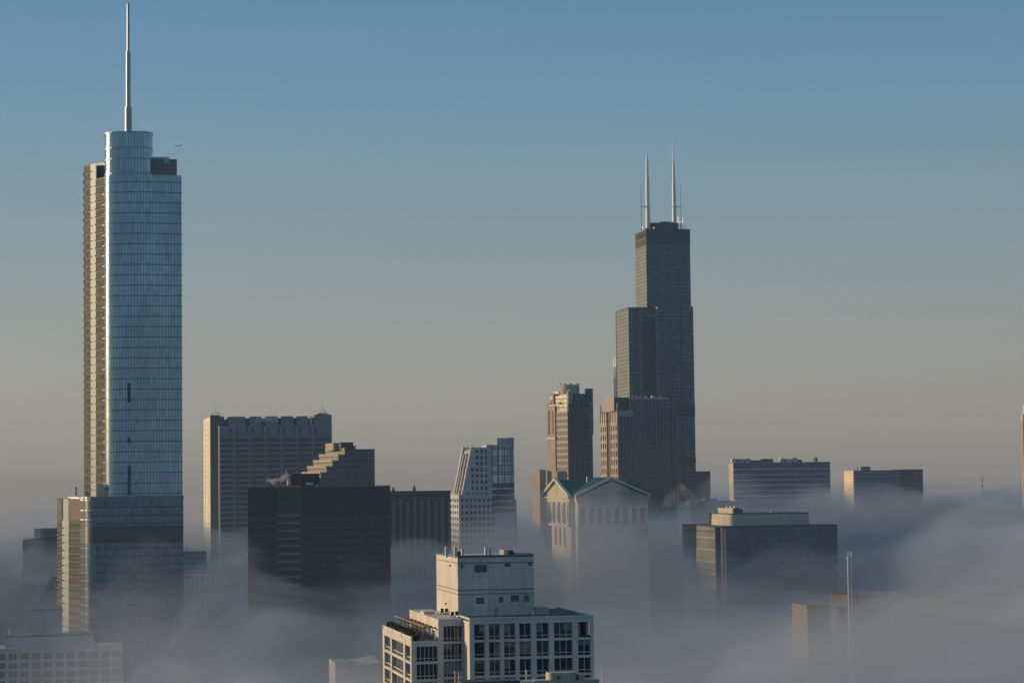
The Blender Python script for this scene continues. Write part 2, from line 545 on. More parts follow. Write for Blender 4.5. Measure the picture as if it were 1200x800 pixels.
# penthouse
YP = 13.0
xp0 = b.x(537, YP); xp1 = b.x(626.3, YP); zp1 = b.z(653.5, xp0, YP); dp = b.y(512, xp0)
mb = MB(); mb.box(xp0, xp1, YP, dp, zt - .2, zp1)
ph = b.part('penthouse', mb, M['white'])
mb = MB()
zb = lambda py: b.z(py, xp0, YP)
for py_, h_ in ((659, .22), (690.5, .24), (695.5, .18)):
    mb.box(xp0 - .06, xp1 + .05, YP - .07, dp + .03, zb(py_) - h_, zb(py_))
b.part('string_course', mb, plain('dark_joint', (0.27, 0.265, 0.25), .8), ph)
mb = MB(); mb.box(xp0 - .05, xp1 + .05, YP - .05, YP + .35, zp1, zp1 + .5); mb.box(xp0 - .05, xp0 + .3, YP + .35, dp, zp1, zp1 + .25); mb.box(xp1 - .3, xp1 + .05, YP + .35, dp, zp1, zp1 + .4)
b.part('parapet', mb, plain('weathered_coping', (.17, .165, .155), .8), ph)
lou = plain('grey_louvre', (0.13, 0.14, 0.15), .5, .2)
for p, q, ya, yb in ((557, 571.5, 661.5, 670), (540.5, 543.5, 661, 665.5), (592, 599, 659.5, 663.5), (619.5, 624, 658.5, 662.5),
                     (558, 567.5, 700, 707), (585, 589.7, 698.5, 705.5), (599, 608.3, 697, 704.5), (615, 620.2, 697, 704)):
    w = b.part('louvre', fbox(MB(), 'N', YP, b.x(p, YP), b.x(q, YP), .01, .08, b.z(yb, b.x(p, YP), YP), b.z(ya, b.x(p, YP), YP)), lou, ph)
w = b.part('door', fbox(MB(), 'N', YP, b.x(580, YP), b.x(584.3, YP), .01, .09, b.z(721, xp0 + 7, YP), b.z(711.5, xp0 + 7, YP)), plain('grey_door', (.3, .31, .32), .5), ph)
for y_, z_ in ((YP + 8, zb(665)), (YP + 14, zb(712))):
    b.part('wall_vent', fbox(MB(), 'E', xp0, y_, y_ + 1.2, .01, .2, z_, z_ + .35), M['metal_dark'], ph)
for p, h_, yy in ((524, 2.1, 5), (534.5, 2.0, 3), (543, 1.7, 1), (570.5, 1.8, 3), (575.6, 1.8, 3)):
    mb = MB(); xx = b.x(p, YP + yy); mb.tube(xx, YP + yy, .3, zp1, zp1 + h_, n=10); mb.tube(xx, YP + yy, .36, zp1 + h_, zp1 + h_ + .12, n=10)
    b.part('flue', mb, M['metal'], ph, smooth=True)
mb = MB(); xx = b.x(536, YP + 5); mb.box(xx, xx + 1.0, YP + 4, YP + 6, zp1, zp1 + 1.1); b.part('fan_housing', mb, M['metal_dark'], ph)
mb = MB(); xx = b.x(590.5, YP + 4); mb.box(xx, xx + .9, YP + 3, YP + 8, zp1, zp1 + 1.35); b.part('fan_housing', mb, M['metal'], ph)
mb = MB(); mb.box(xx + .95, xx + 2.0, YP + 3.2, YP + 6, zp1, zp1 + 1.25); b.part('fan_housing', mb, M['metal_dark'], ph)
mb = MB(); mb.box(xx + 2.3, xx + 5.9, YP + 4, YP + 9, zp1, zp1 + .75); b.part('cooling_unit', mb, M['tan'], ph)
# rooftop unit to the right, clutter to the left
mb = MB(); xx = b.x(628, 12); mb.box(xx, xx + 2.6, 11.5, 14, zt + .02, zt + 1.45); mb.box(xx + .3, xx + 2.3, 11.7, 13.8, zt + 1.45, zt + 1.6); b.part('rooftop_unit', mb, M['tan'])
mb = MB(); mb.box(xx - .9, xx - .15, 11.7, 13, zt + .02, zt + 1.0); b.part('rooftop_unit', mb, M['white_trim'])
apt = b

def lone(name, label, cat, mb, m, group=None, kind=None, smooth=False):
    o = mb.build(name, m, None, smooth)
    return tag(o, label, cat, group, kind)

def world_of(b, x, y, z):
    q = Vector((b.P.x, b.P.y)) + b.u * x + b.v * y
    return Vector((q.x, q.y, z))

def put(o, b, x, y, z):
    o.location = world_of(b, x, y, z)
    o.rotation_euler = (0, 0, R(b.rot))
    return o

# hedge on the terrace, made of many small leaves round a rough core
def hedge_mesh(L, W, H, n, seed):
    r = random.Random(seed); mb = MB()
    for _ in range(n):
        x, y, z = r.uniform(0, W), r.uniform(0, L), H * (1 - r.random() ** 1.6 * .95) * r.uniform(.72, 1.12)
        s_ = r.uniform(.12, .28)
        a, t_ = r.uniform(0, 6.28), r.uniform(-.9, .9)
        d1 = Vector((math.cos(a), math.sin(a), t_)) * s_; d2 = Vector((-math.sin(a), math.cos(a), r.uniform(-.9, .9))) * s_
        c = Vector((x, y, z))
        mb.face([c - d1, c + d2 * .6, c + d1, c - d2 * .6])
    for k in range(int(L / .8)):
        mb.box(.15, W - .15, k * .8 + .02, k * .8 + .78, 0, H * r.uniform(.6, .85))
    return mb
put(lone('terrace_hedge', 'dark clipped hedge in a row along the lit terrace of the white apartment building', 'hedge', hedge_mesh(34, 1.1, 1.5, 2600, 1), M['hedge']), apt, xe0 + .7, YS + 7, ze + .05)
put(lone('terrace_hedge', 'short dark shrub row at the shaded front edge of the white building terrace', 'hedge', hedge_mesh(5.0, .9, 1.2, 500, 2), M['hedge']), apt, xe0 + .9, YS + .9, ze + .05)
def chair_mb():
    mb = MB(); mb.box(0, .6, 0, .6, .38, .46); mb.box(0, .6, .53, .6, .46, 1.0)
    for a in (.02, .52):
        for c in (.02, .5): mb.box(a, a + .06, c, c + .06, 0, .38)
    return mb
for k, (p, yy, dep) in enumerate(((517, 24, 0), (522, 24, 0), (529, 12, 0), (534, 12.5, 0))):
    c_ = lone('deck_chair', 'small dark deck chair on the white building roof below the penthouse', 'chair', chair_mb(), M['metal_dark'], 'deck chairs on the white building roof')
    put(c_, apt, apt.x(p, yy), yy, zs + .02)
    c_.scale = (1.1, 1.1, 1.25)
mb = MB(); mb.box(0, 2.2, 0, 5, .0, .5); mb.box(-.1, 2.3, -.1, 5.1, .5, .62)
put(lone('roof_hatch', 'low flat skylight curb on the lit roof left of the penthouse', 'skylight', mb, M['white_trim']), apt, apt.x(497, 26), 26, zs + .02)

# ------------------------------------------------------------------ roof in the immediate foreground
b = B('rooftop', 'low tan and dark rooftop with lit parapet at the bottom edge of the view', 'rooftop', 645, 789, 330)
x1 = b.x(679); zt = b.z0
mb = MB(); mb.box(-4, b.x(704), 1, 4.5, 0, zt - 1.1); b.part('wall', mb, M['tan'])
mb = MB(); mb.prism(rrect(0, x1, 1.2, 4, .8), zt - 1.1, zt); b.part('stair_head', mb, M['tan'], smooth=False)
mb = MB(); mb.box(x1 + .2, x1 + 1.0, 1.2, 4, zt - 1.1, zt - .35); b.part('duct', mb, M['tan'])
mb = MB(); mb.tube(1.4, 1.15, .18, zt - .75, zt - .45); b.part('vent', mb, M['metal_dark'])
mb = MB(); mb.box(b.x(627), b.x(645) - .05, .9, 1.6, zt - 1.09, zt - .95); b.part('coping', mb, M['white_trim'])
mb = MB(); mb.tube(b.x(706, 6), 6, .08, 0, zt + .25); b.part('vent_pipe', mb, M['metal'])
mb = MB(); mb.box(b.x(538, 4), -4.05, 2, 6, 0, zt - 1.0); b.part('wall', mb, M['roof_tar'])
for p, h_ in ((533.5, 1.1), (538, .8), (541, .6), (617, .9)):
    mb = MB(); xx = b.x(p, 6); mb.tube(xx, 6, .1, 0, zt - .4 + h_ * .4); mb.tube(xx, 6, .17, zt - .4 + h_ * .4, zt - .2 + h_ * .4); b.part('vent_pipe', mb, M['metal'])

# ------------------------------------------------------------------ low grey block half sunk in the fog, left of the white building
b = B('lowrise_building', 'small grey block with pinnacled corner sunk in fog left of the white building', 'building', 393, 776, 580)
x1 = b.x(447); zt = b.z0
gw = stone('grey_limestone', (0.30, 0.29, 0.27), panel=(2.2, 1.1), line=.06)
mb = MB(); mb.box(0, b.x(408), 0, 14, 0, zt); b.part('corner_tower', mb, gw)
for p, q in ((.2, .2), (b.x(408) - .6, .2), (.2, 10)):
    mb = MB(); mb.box(p, p + .4, q, q + .4, zt, zt + .5); mb.tube(p + .2, q + .2, .28, zt + .5, zt + 1.2, .03, 6); b.part('pinnacle', mb, gw)
xa, xb_ = b.x(408) + .003, x1
mb = MB(); mb.prism([(xa, 1), (xb_, 1), (xb_, 16), (xa, 16)], 0, b.z(781, xa, 1)); b.part('wall', mb, gw)
z2 = b.z(781, xa, 1)
mb = MB(); mb.face([(xa, .7, z2), (xb_, .7, z2 + .8), (xb_, 16, z2 + 1.6), (xa, 16, z2 + .4)]); mb.box(xa, xb_, .7, 1.0, z2 - .3, z2 - .002); b.part('roof', mb, gw)

# ------------------------------------------------------------------ gridded building, bottom left
b = B('apartment_building', 'pale grey gridded apartment slab with box penthouse at the lower left corner', 'apartment building', -6, 760, 850)
x1 = b.x(144); zt = b.z0
gw2 = stone('pale_grey_concrete', (0.40, 0.385, 0.36), var=.15)
mb = MB(); mb.box(-20, x1 - .02, .6, 22, 0, zt - .1); b.part('core', mb, gw2)
cw = (x1 + 4) / 12.0
cols = [(-4 + cw * k + .55, -4 + cw * k + cw - .55) for k in range(12)]
fl = 3.25
rows = sorted([(zt - 1.9 - fl * k - 2.2, zt - 1.9 - fl * k) for k in range(7)])
rnd = random.Random(5)
punched(b, 'N', .6, -20, x1, 0, zt, cols, rows, gw2, lambda i, j: M['glass_warm'] if rnd.random() < .25 else M['glass_dark'], gw2, .6, lambda i: 2, rail=False, t=.14)
x2 = b.x(6, 5); x3 = b.x(110, 5); z5 = b.z(745, x2, 5)
mb = MB(); mb.box(x2, x3, 5, 20, zt - .2, z5 - .5); st = b.part('set_back_storey', mb, gw2)
mb = MB(); mb.box(x2 - .1, x3 + .1, 4.9, 20.1, z5 - .49, z5); b.part('cornice', mb, M['metal_dark'], st)
x4 = b.x(38, 9); x5 = b.x(73, 9); z6 = b.z(714, x4, 9)
mb = MB(); mb.box(x4, x5, 9, 28, z5 - .3, z6 - .3); ph = b.part('penthouse', mb, gw2)
mb = MB(); mb.box(x4 - .12, x5 + .12, 8.88, 28.12, z6 - .29, z6); b.part('cornice', mb, M['metal_dark'], ph)
mb = MB(); mb.box(b.x(82, 12), b.x(97, 12), 12, 16, z5 + .01, z5 + 1.4); b.part('rooftop_unit', mb, M['metal'])
mb = MB(); mb.tube(b.x(11.5, 9), 9, .25, z5, z5 + 2.6); b.part('flue', mb, M['metal'])
mb = MB(); mb.box(x3 + 2, x3 + 4, 4, 6, zt, zt + 1.2); b.part('rooftop_unit', mb, M['white_trim'])

# ------------------------------------------------------------------ the blue glass skyscraper
b = B('glass_skyscraper', 'tall blue glass skyscraper with rounded tiers and slender spire at left', 'skyscraper', 155, 205, 1200, rot=0)
X = b.x
M['tg'] = facade('blue_curtain_wall', (0.31, 0.425, 0.47), (0.11, 0.16, 0.19), 5.4, 0.001, 1.6, (0.19, 0.28, 0.325), 0.22,
                 metal=0.9, rough=0.16, var=0.13, tilt=0.018, band_rough=.3, mull_metal=.7)
M['tg2'] = facade('blue_curtain_wall_lower', (0.15, 0.20, 0.25), (0.06, 0.08, 0.10), 4.2, 0.14, 1.5, (0.10, 0.14, 0.175), 0.2,
                  metal=0.85, rough=0.2, var=0.22, tilt=0.03, band_rough=.4, mech=((150, 9),))
M['tgold'] = stone('balcony_edge', (0.25, 0.215, 0.15), var=.1, spec=.05)
M['tglow'] = facade('bronze_side_glazing', (0.05, 0.055, 0.055), (0.09, 0.082, 0.065), 4.1, 0.3, 2.2, (0.06, 0.06, 0.055), 0.12, metal=0.0, spec=0.08, rough=0.6, var=0.5, tilt=.01)
M['tblue'] = plain('recessed_blue_glass', (0.12, 0.18, 0.215), 0.5, .1)
M['louv'] = facade('plant_louvres', (0.12, 0.125, 0.13), (0.19, 0.18, 0.165), 2.0, 0.35, 3.2, (0.13, 0.13, 0.13), 0.12, metal=0.1, rough=.5, var=.2, tilt=0)
M['tsteel'] = plain('spire_steel', (0.30, 0.33, 0.36), 0.35, .8)
def pts(l, base=b):
    return [(base.x(p, y), y) for p, y in l]
nose = [(122.3, 7), (122.8, 5), (124, 3.2), (126, 1.8), (129, .6), (133, -.3), (139, -1.0), (146, -1.35), (153, -1.4), (160, -1.2), (168, -.7), (176, 0.1), (184, 1.1), (192, 2.1), (201, 3.2), (212.6, 4.6)]
zsh = b.z0; zbs = b.z(583); z190 = b.z(190, 0, 15); zdr = b.z(154)
shaft = pts(nose + [(211, 32), (203, 40), (128, 44), (113, 40)] + [(112.5, 14)])
mb = MB(); mb.prism(shaft, zbs - 6, zsh)
b.part('shaft', mb, M['tg'], smooth=True)
# storey ledges on the shaft: thin metal lines
mb = MB()
k = 0
while zbs + 5.4 * k < zsh - 2:
    z_ = zbs + 5.4 * k + 2
    mb.prism(offset(shaft, .1), z_, z_ + .4); k += 1
b.part('floor_edge', mb, plain('ledge_metal', (.10, .14, .165), .45, .3))
side = pts([(98.3, 26), (99.2, 23), (106, 18.5), (106.4, 40), (100, 44)])
mb = MB(); mb.prism(side, zbs - 4, z190); b.part('side_wing', mb, M['tglow'])
side2 = pts([(112, 13.5), (122.2, 7.05), (122.3, 30), (112.3, 30)])
mb = MB(); mb.prism(side2, zbs - 4, zsh - .3); b.part('side_wing', mb, M['tglow'])
rec = pts([(106.05, 18.2), (112.1, 15.0), (112.2, 30), (106.3, 30)])
mb = MB(); mb.prism(rec, zbs - 4, z190 - .4); b.part('glazed_recess', mb, M['tblue'])
for poly, zt_ in ((side, z190), (side2, zsh)):
    mb = MB(); k = 0
    while zbs + 4.1 * k < zt_ - 1.5:
        q = offset(poly, .55); z_ = zbs + 4.1 * k
        mb.prism(q, z_, z_ + .38); k += 1
    b.part('balcony', mb, M['tgold'])
mb = MB(); mb.prism(pts([(113, 22), (122.5, 17), (122.6, 36), (113.2, 38)]), zsh - 1, z190 + .4); b.part('plant_screen', mb, M['louv'])
mb = MB(); mb.prism(pts([(179, 10), (207.3, 15), (206, 34), (179, 36)]), zsh - 1, z190 + 1.2); b.part('plant_screen', mb, M['louv'])
mb = MB(); mb.prism(pts([(178, 11.5), (198, 12.6), (198, 13), (178, 13)]), z190 - 1, z190 + 2.1); b.part('roof_rail', mb, M['tsteel'])
drum = [(122.4, 14), (122.6, 10), (123.2, 7), (124.6, 4.2), (127, 2.4), (131, .9), (137, -.1), (144, -.7), (151, -.9), (158, -.6), (165, .1), (171, 1.2), (175, 2.9), (177.6, 5.2), (178.8, 8), (179, 12), (178.4, 30), (170, 35), (132, 37), (123.5, 33)]
drum = pts([(p, y + .4) for p, y in drum])
mb = MB(); mb.prism(drum, zsh - .5, zdr); b.part('crown_drum', mb, M['tg'], smooth=True)
mb = MB()
for py_ in (172.5, 185.5, 202.5): mb.prism(offset(drum, .15), b.z(py_) - .4, b.z(py_) + .4)
mb.prism(offset(drum, .2), zdr - .5, zdr + .15)
b.part('floor_edge', mb, M['tsteel'])
sx = X(150.6, 17); mb = MB()
for pa, pb_, w0, w1 in ((156, 125.5, 8.2, 8.0), (125.5, 60.5, 5.6, 5.2), (60.5, 4.5, 3.4, 3.0)):
    k_ = .4425 * 1217 / 1200 / 2
    mb.tube(sx, 17, w0 * k_, b.z(pa, sx, 17), b.z(pb_, sx, 17), w1 * k_, 16)
mb.tube(sx, 17, .5, b.z(4.5, sx, 17), b.z(3.2, sx, 17), .3, 8)
b.part('spire', mb, M['tsteel'], smooth=True)
for pa, pb_ in ((449, 471), (512, 519), (545, 580)):
    zz = b.z(pa)
    mb = MB(); mb.prism(pts([(148.7, -1.75), (152.2, -1.75), (152.2, -1.3), (148.7, -1.3)]), b.z(pb_), zz); b.part('vent_slot', mb, M['metal_dark'])
litg = plain('painted_window_light', (.75, .6, .35), .4)
for p, q, ya, yb in ((181, 183, 505, 507), (184.5, 187, 505, 507), (189, 191, 505, 507), (154.6, 156.2, 211, 221)):
    yy = -1.9 if p < 170 else 0.4
    mb = MB(); mb.prism(pts([(p, yy), (q, yy + .1), (q, yy + .5), (p, yy + .5)]), b.z(yb), b.z(ya)); b.part('blind', mb, litg)  # lit window panes, not blinds; their light is put into the colour
# wide lower tier
nose2 = [(97.5, 6), (98.2, 3.6), (99.6, 1.6), (102, 0), (106, -1.3), (113, -2.2), (125, -2.9), (140, -3.3), (155, -3.4), (170, -3.0), (185, -2.1), (200, -.9), (213.4, 1.2)]
low = pts(nose2 + [(212, 44), (80, 52), (79, 22), (80.4, 17.6)])
mb = MB(); mb.prism(low, 0, zbs); b.part('lower_tier', mb, M['tg2'], smooth=True)
mb = MB()
for py_ in (585, 597, 608):
    mb.prism(offset(low, .2), b.z(py_) - .35, b.z(py_) + .35)
mb.prism(offset(low, .35), zbs - .2, zbs + .9)
b.part('floor_edge', mb, plain('ledge_metal_pale', (.20, .25, .28), .4, .4))
wl = pts([(67.2, 26), (72.3, 22.5), (72.5, 60), (69, 62)])
wl2 = pts([(80.3, 17.4), (97.3, 6.2), (97.5, 40), (80.4, 40)])
mid_ = pts([(72.35, 22.6), (80.28, 17.8), (80.3, 45), (72.5, 46)])
mb = MB(); mb.prism(mid_, 0, zbs - .3); b.part('glazed_recess', mb, M['tblue'])
for poly in (wl, wl2):
    z608 = b.z(609)
    mb = MB(); mb.prism(poly, 0, z608); b.part('side_wing', mb, M['tglow'])
    mb = MB(); mb.prism(offset(poly, .25), z608 + .004, zbs + .2); b.part('plant_storey', mb, stone('tan_metal_panel', (.24, .205, .155), panel=(5.2, 4.0), line=.25))
    mb = MB(); k = 1
    while z608 - 3.95 * k > 60:
        mb.prism(offset(poly, .6), z608 - 3.95 * k, z608 - 3.95 * k + .45); k += 1
    b.part('balcony', mb, M['tgold'])
for p, w, h_, yy in ((88, .5, 5, 8), (100, 1.2, 3, 6), (113, 3.2, 6.5, 3), (119, 1.5, 5, 2), (124, 1.2, 3, 2), (137, 4, 1.2, 1)):
    mb = MB(); xx = X(p, yy); mb.box(xx, xx + w, yy, yy + 2, zbs + .91, zbs + .91 + h_); b.part('rooftop_unit', mb, M['tan'])

# ------------------------------------------------------------------ tower group behind it, far left
b = B('office_tower', 'slim hazy office tower with one sunlit edge at far left beside the glass skyscraper', 'office tower', 29.5, 629, 1650)
x1 = b.x(68); zt = b.z0; d_ = min(60, b.y(27, 0))
gl = facade('hazy_blue_glass', (0.10, 0.13, 0.16), (0.20, 0.20, 0.19), 4, .22, 1.8, (.16, .17, .18), .15, metal=.5, rough=.25, var=.3)
mb = MB(); mb.prism([(0, 0), (x1, 0), (x1, 30), (0, d_)], 0, zt); b.part('wall', mb, gl)
xm = b.x(42)
mb = MB()
mb.box(0, .9, -.5, -.01, 0, zt); mb.box(xm - .8, xm, -.5, -.01, 0, zt)
for py_ in (639.5, 651.5, 702): mb.box(.9, xm - .8, -.45, -.01, b.z(py_) - .7, b.z(py_) + .7)
b.part('frame', mb, M['white_trim'])
mb = MB(); mb.box(-.4, -.01, .2, d_, 0, zt - .3); b.part('edge_wall', mb, M['white_trim'])
mb = MB(); mb.box(b.x(51, 6), b.x(70, 6), 6, 30, zt - 3, b.z(619, 10, 6)); b.part('upper_block', mb, gl)
mb = MB(); mb.box(b.x(40, 12), b.x(51, 12) - .01, 12, 30, zt - 1, b.z(619, 10, 12)); b.part('penthouse', mb, M['tan'])

b = B('office_block', 'low banded office block with pale floor stripes at the far left edge', 'office block', 3.5, 696, 1750)
M['band_pale'] = facade('pale_banded_wall', (0.10, 0.105, 0.11), (0.46, 0.40, 0.32), 3.7, .45, 3, (.2, .2, .2), .1, metal=.3, rough=.3, var=.3)
zt = b.z0
mb = MB(); mb.box(0, b.x(14.5), 0, 30, 0, zt); b.part('wall', mb, M['band_pale'])
mb = MB(); mb.box(b.x(14.5) + .01, b.x(27), 2, 30, 0, zt + 3); b.part('side_wall', mb, gl)
b = B('office_block', 'pale hazy stepped block standing behind the banded office at the far left edge', 'office block', 4, 673, 2000)
mb = MB(); mb.box(0, b.x(19), 0, 30, 0, b.z0); mb.box(b.x(19) + .01, b.x(27), 4, 30, 0, b.z(665, 10, 4)); b.part('wall', mb, M['band_pale'])

b = B('gothic_tower', 'brown gothic crown with steep gables in front of the slim tower at far left', 'tower', 43, 709, 1420)
gs = stone('brown_gothic_stone', (0.34, 0.25, 0.17), var=.3, streak=.25)
gd = plain('dark_slate', (.05, .05, .055), .6)
x1 = b.x(70); zt = b.z0; zp = b.z(676)
mb = MB(); mb.box(0, x1, 0, 14, 0, zt); b.part('wall', mb, gs)
rf = MB(); rf.prism([(0.4, .4), (x1, .4), (x1, 13.6), (.4, 13.6)], zt + .004, zp, poly2=[(x1 * .62, 4), (x1, 4), (x1, 10), (x1 * .62, 10)])
b.part('roof', rf, gd)
for k in range(6):
    f_ = k / 5
    mb = MB(); xx = .4 + (x1 * .62 - .8) * f_; zz = zt + (zp - zt) * f_; yy = .4 + 3.2 * f_
    mb.box(xx - .3, xx + .9, yy - .7, yy + .5, zz - 3, zz + 1.2); mb.tube(xx + .3, yy - .1, .7, zz + 1.2, zz + 4.2, .05, 6)
    b.part('pinnacle', mb, gs)
for k in range(3):
    xx = x1 * (.35 + .2 * k); zz = zt + 2 + 2.5 * k
    mb = MB(); mb.box(xx, xx + 2.2, -.3, 3, zt, zz + 3)
    mb.face([(xx - .2, -.35, zz + 3), (xx + 2.4, -.35, zz + 3), (xx + 1.1, -.35, zz + 5.6)]); mb.face([(xx - .2, -.35, zz + 3), (xx + 1.1, -.35, zz + 5.6), (xx + 1.1, 4, zz + 5.6), (xx - .2, 4, zz + 3)])
    mb.face([(xx + 2.4, -.35, zz + 3), (xx + 2.4, 4, zz + 3), (xx + 1.1, 4, zz + 5.6), (xx + 1.1, -.35, zz + 5.6)])
    b.part('dormer', mb, gs)

# ------------------------------------------------------------------ hazy blocks right of the glass skyscraper
b = B('office_block', 'faint low block with roof mast between the glass skyscraper and the lettered slab', 'office block', 205, 646, 1750)
mb = MB(); mb.box(0, b.x(242), 0, 30, 0, b.z0); b.part('wall', mb, facade('hazy_banded', (.11, .12, .13), (.22, .21, .2), 3.8, .4, 2.4, (.2, .2, .2), .15, metal=.2, rough=.4, var=.2))
mb = MB(); mb.tube(b.x(219.5), 3, .25, b.z0, b.z0 + 4); b.part('mast', mb, M['metal_dark'])
b = B('office_block', 'dim grey block with ribbed front beside the foot of the glass skyscraper', 'office block', 205, 675, 1450)
x1 = b.x(252); zt = b.z0
mb = MB(); mb.box(0, x1, 0, 24, 0, zt - 1.2); b.part('wall', mb, gl)
mb = MB(); mb.box(-.2, x1 + .2, -.3, 24.2, zt - 1.19, zt); b.part('cornice', mb, M['roof_tar'])
for k in range(9):
    mb = MB(); xx = x1 * k / 8.0; mb.box(xx - .5, xx + .5, -.6, -.01, 0, zt - 1.2); b.part('pier', mb, gw2)
# ------------------------------------------------------------------ the lettered bank slab
b = B('bank_tower', 'broad concrete bank slab with CHASE lettering and sunlit end wall behind the black building', 'office tower', 246, 488, 1900)
zt = b.z0; d_ = min(90, b.y(235, 0))
bk = stone('grey_concrete_slab', (0.20, 0.20, 0.195), var=.15)
bk2 = stone('pale_granite_painted_sun', (0.76, 0.68, 0.52), var=.1)  # sunlit faces paler than the slab, sunlight put into the stone colour
bg = facade('bank_window_bands', (0.045, 0.052, 0.06), (0.17, 0.17, 0.168), 4.35, .42, 1.6, (.08, .085, .09), .14, metal=.2, rough=.25, var=.3, tilt=.02)
x2 = b.x(265.0); x9 = b.x(389, -7); xr = b.x(373, -7)
YF = -6.0
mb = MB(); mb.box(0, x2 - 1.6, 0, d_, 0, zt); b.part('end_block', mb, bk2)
wslot = plain('brown_window_strip', (.16, .095, .05), .4)
for q in (.3, .72):
    mb = MB(); n_ = 34
    for k in range(n_):
        z_ = zt - 4 - k * 4.35
        fbox(mb, 'E', 0, d_ * q - 2.2, d_ * q + 2.2, .003, .12, z_ - 2.7, z_)
    b.part('window_strip', mb, wslot)
mb = MB(); fbox(mb, 'N', 0, .4, x2 - 1.61, .01, .5, 0, zt); b.part('end_wall', mb, plain('dark_granite', (.075, .08, .088), .6))
x3 = b.x(256.2, YF)
mb = MB(); mb.box(x3 + .6, x9, YF + .8, d_ * .9, 0, b.z(511, x3, YF)); b.part('wall', mb, bg)
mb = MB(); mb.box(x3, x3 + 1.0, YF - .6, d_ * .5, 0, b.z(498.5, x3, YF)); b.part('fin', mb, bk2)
zr = b.z(498.5, x3, YF); zq = b.z(511, x3, YF); z7 = b.z(488, x3, YF)
mb = MB(); mb.box(x3 + 1.01, x9, YF + .3, d_ * .9, zq, zr); at_ = b.part('attic', mb, bk)
pier_px = [274.2, 292.7, 311.2, 329.7, 348.0, 366.2]
for p in pier_px:
    mb = MB(); xx = b.x(p, YF); mb.prism([(xx - 1.15, YF - .1), (xx + 1.15, YF - .1), (xx + .9, YF + .79), (xx - .9, YF + .79)], 0, zq); b.part('pier', mb, bk)
    for s_ in (-1, 1):
        mb = MB(); mb.box(xx + s_ * 2.3 - .8, xx + s_ * 2.3 + .8, YF + .2, YF + .28, zq + 1.2, zr - 1.6); b.part('slot_window', mb, M['glass_dark'], at_)
k = 0
mb = MB()
while zq - 4.35 * k > 60:
    z_ = math.floor(zq / 4.35) * 4.35 - 4.35 * k
    mb.box(x3 + 1.1, x9 - .1, YF + .45, YF + .79, z_, z_ + 1.5); k += 1
b.part('spandrel', mb, bk)
edges = [267.5, 287.5, 293, 306.5, 311.5, 325.5, 330, 343.5, 348, 360.5]
mb = MB(); mb.box(b.x(266.6, 4), b.x(362, 4), 4, d_ * .8, zr - .1, z7 - 1.2); b.part('plant_core', mb, M['metal_dark'])
for k in range(0, 10, 2):
    mb = MB(); mb.box(b.x(edges[k], YF), b.x(edges[k + 1], YF), YF + .2, 3.9, zr + .004, z7); b.part('parapet_block', mb, bk)
mb = MB(); mb.box(xr - 3, x9 - .05, YF + .4, d_ * .8, zr + .004, b.z(485.5, xr, YF)); b.part('end_block', mb, bk)
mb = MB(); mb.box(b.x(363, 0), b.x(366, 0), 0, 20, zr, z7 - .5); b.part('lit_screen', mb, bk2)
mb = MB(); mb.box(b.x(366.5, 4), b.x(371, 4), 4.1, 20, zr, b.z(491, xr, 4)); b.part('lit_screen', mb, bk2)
# lettering
def strokes(ch):
    return {'C': [(0, 0, .22, 1), (.22, .8, 1, 1), (.22, 0, 1, .2)], 'H': [(0, 0, .22, 1), (.78, 0, 1, 1), (.22, .4, .78, .6)],
            'A': [(0, 0, .22, 1), (.78, 0, 1, 1), (.22, .8, .78, 1), (.22, .32, .78, .5)],
            'S': [(0, .8, 1, 1), (0, .5, .22, .8), (0, .4, 1, .58), (.78, .2, 1, .4), (0, 0, 1, .2)],
            'E': [(0, 0, .22, 1), (.22, .8, 1, 1), (.22, .4, .85, .58), (.22, 0, 1, .2)]}[ch]
xa = b.x(300.5, YF); xb_ = b.x(327.5, YF); lw = (xb_ - xa) / 5
sm = plain('sign_letters', (.62, .64, .66), .5)
sg = MB()
zl0 = b.z(494, xa, YF); zl1 = b.z(489.3, xa, YF)
for k, ch in enumerate('CHASE'):
    for a0, c0, a1, c1 in strokes(ch):
        x_ = xa + lw * k
        sg.box(x_ + a0 * lw * .78, x_ + a1 * lw * .78, YF - .35, YF - .05, zl0 + (zl1 - zl0) * c0, zl0 + (zl1 - zl0) * c1)
so = b.part('sign', sg, sm)
lg = MB(); cx, cz, r1, r0 = xb_ + 3.1, (zl0 + zl1) / 2, 2.0, .85
for k in range(4):
    a = k * math.pi / 2
    def rt(x_, z_): return (cx + x_ * math.cos(a) - z_ * math.sin(a), YF - .3, cz + x_ * math.sin(a) + z_ * math.cos(a))
    lg.face([rt(-r0, r0 + .1), rt(r1 * .45, r0 + .1), rt(r1 * .95, r1 * .42 + .3), rt(r1 * .4, r1), rt(-r0, r1)][::-1])
b.part('logo', lg, plain('logo_blue', (.10, .16, .30), .5), so)
for p, base in ((252, zt), (378, b.z(485.5, xr, YF))):
    for dx, h_, r_ in ((-2, 3.5, .25), (0, 8.5, .15), (1.6, 5, .15), (3, 4, .15)):
        mb = MB(); xx = b.x(p, 6) + dx; mb.tube(xx, 6, r_, base, base + h_, n=6); mb.box(xx - .9, xx + .9, 5.8, 6.2, base + h_ * .5, base + h_ * .5 + .3)
        b.part('antenna', mb, M['metal_dark'])
    mb = MB(); xx = b.x(p, 6); mb.box(xx - 4, xx + 4, 4, 9, base, base + 1.3); b.part('antenna_deck', mb, M['metal_dark'])

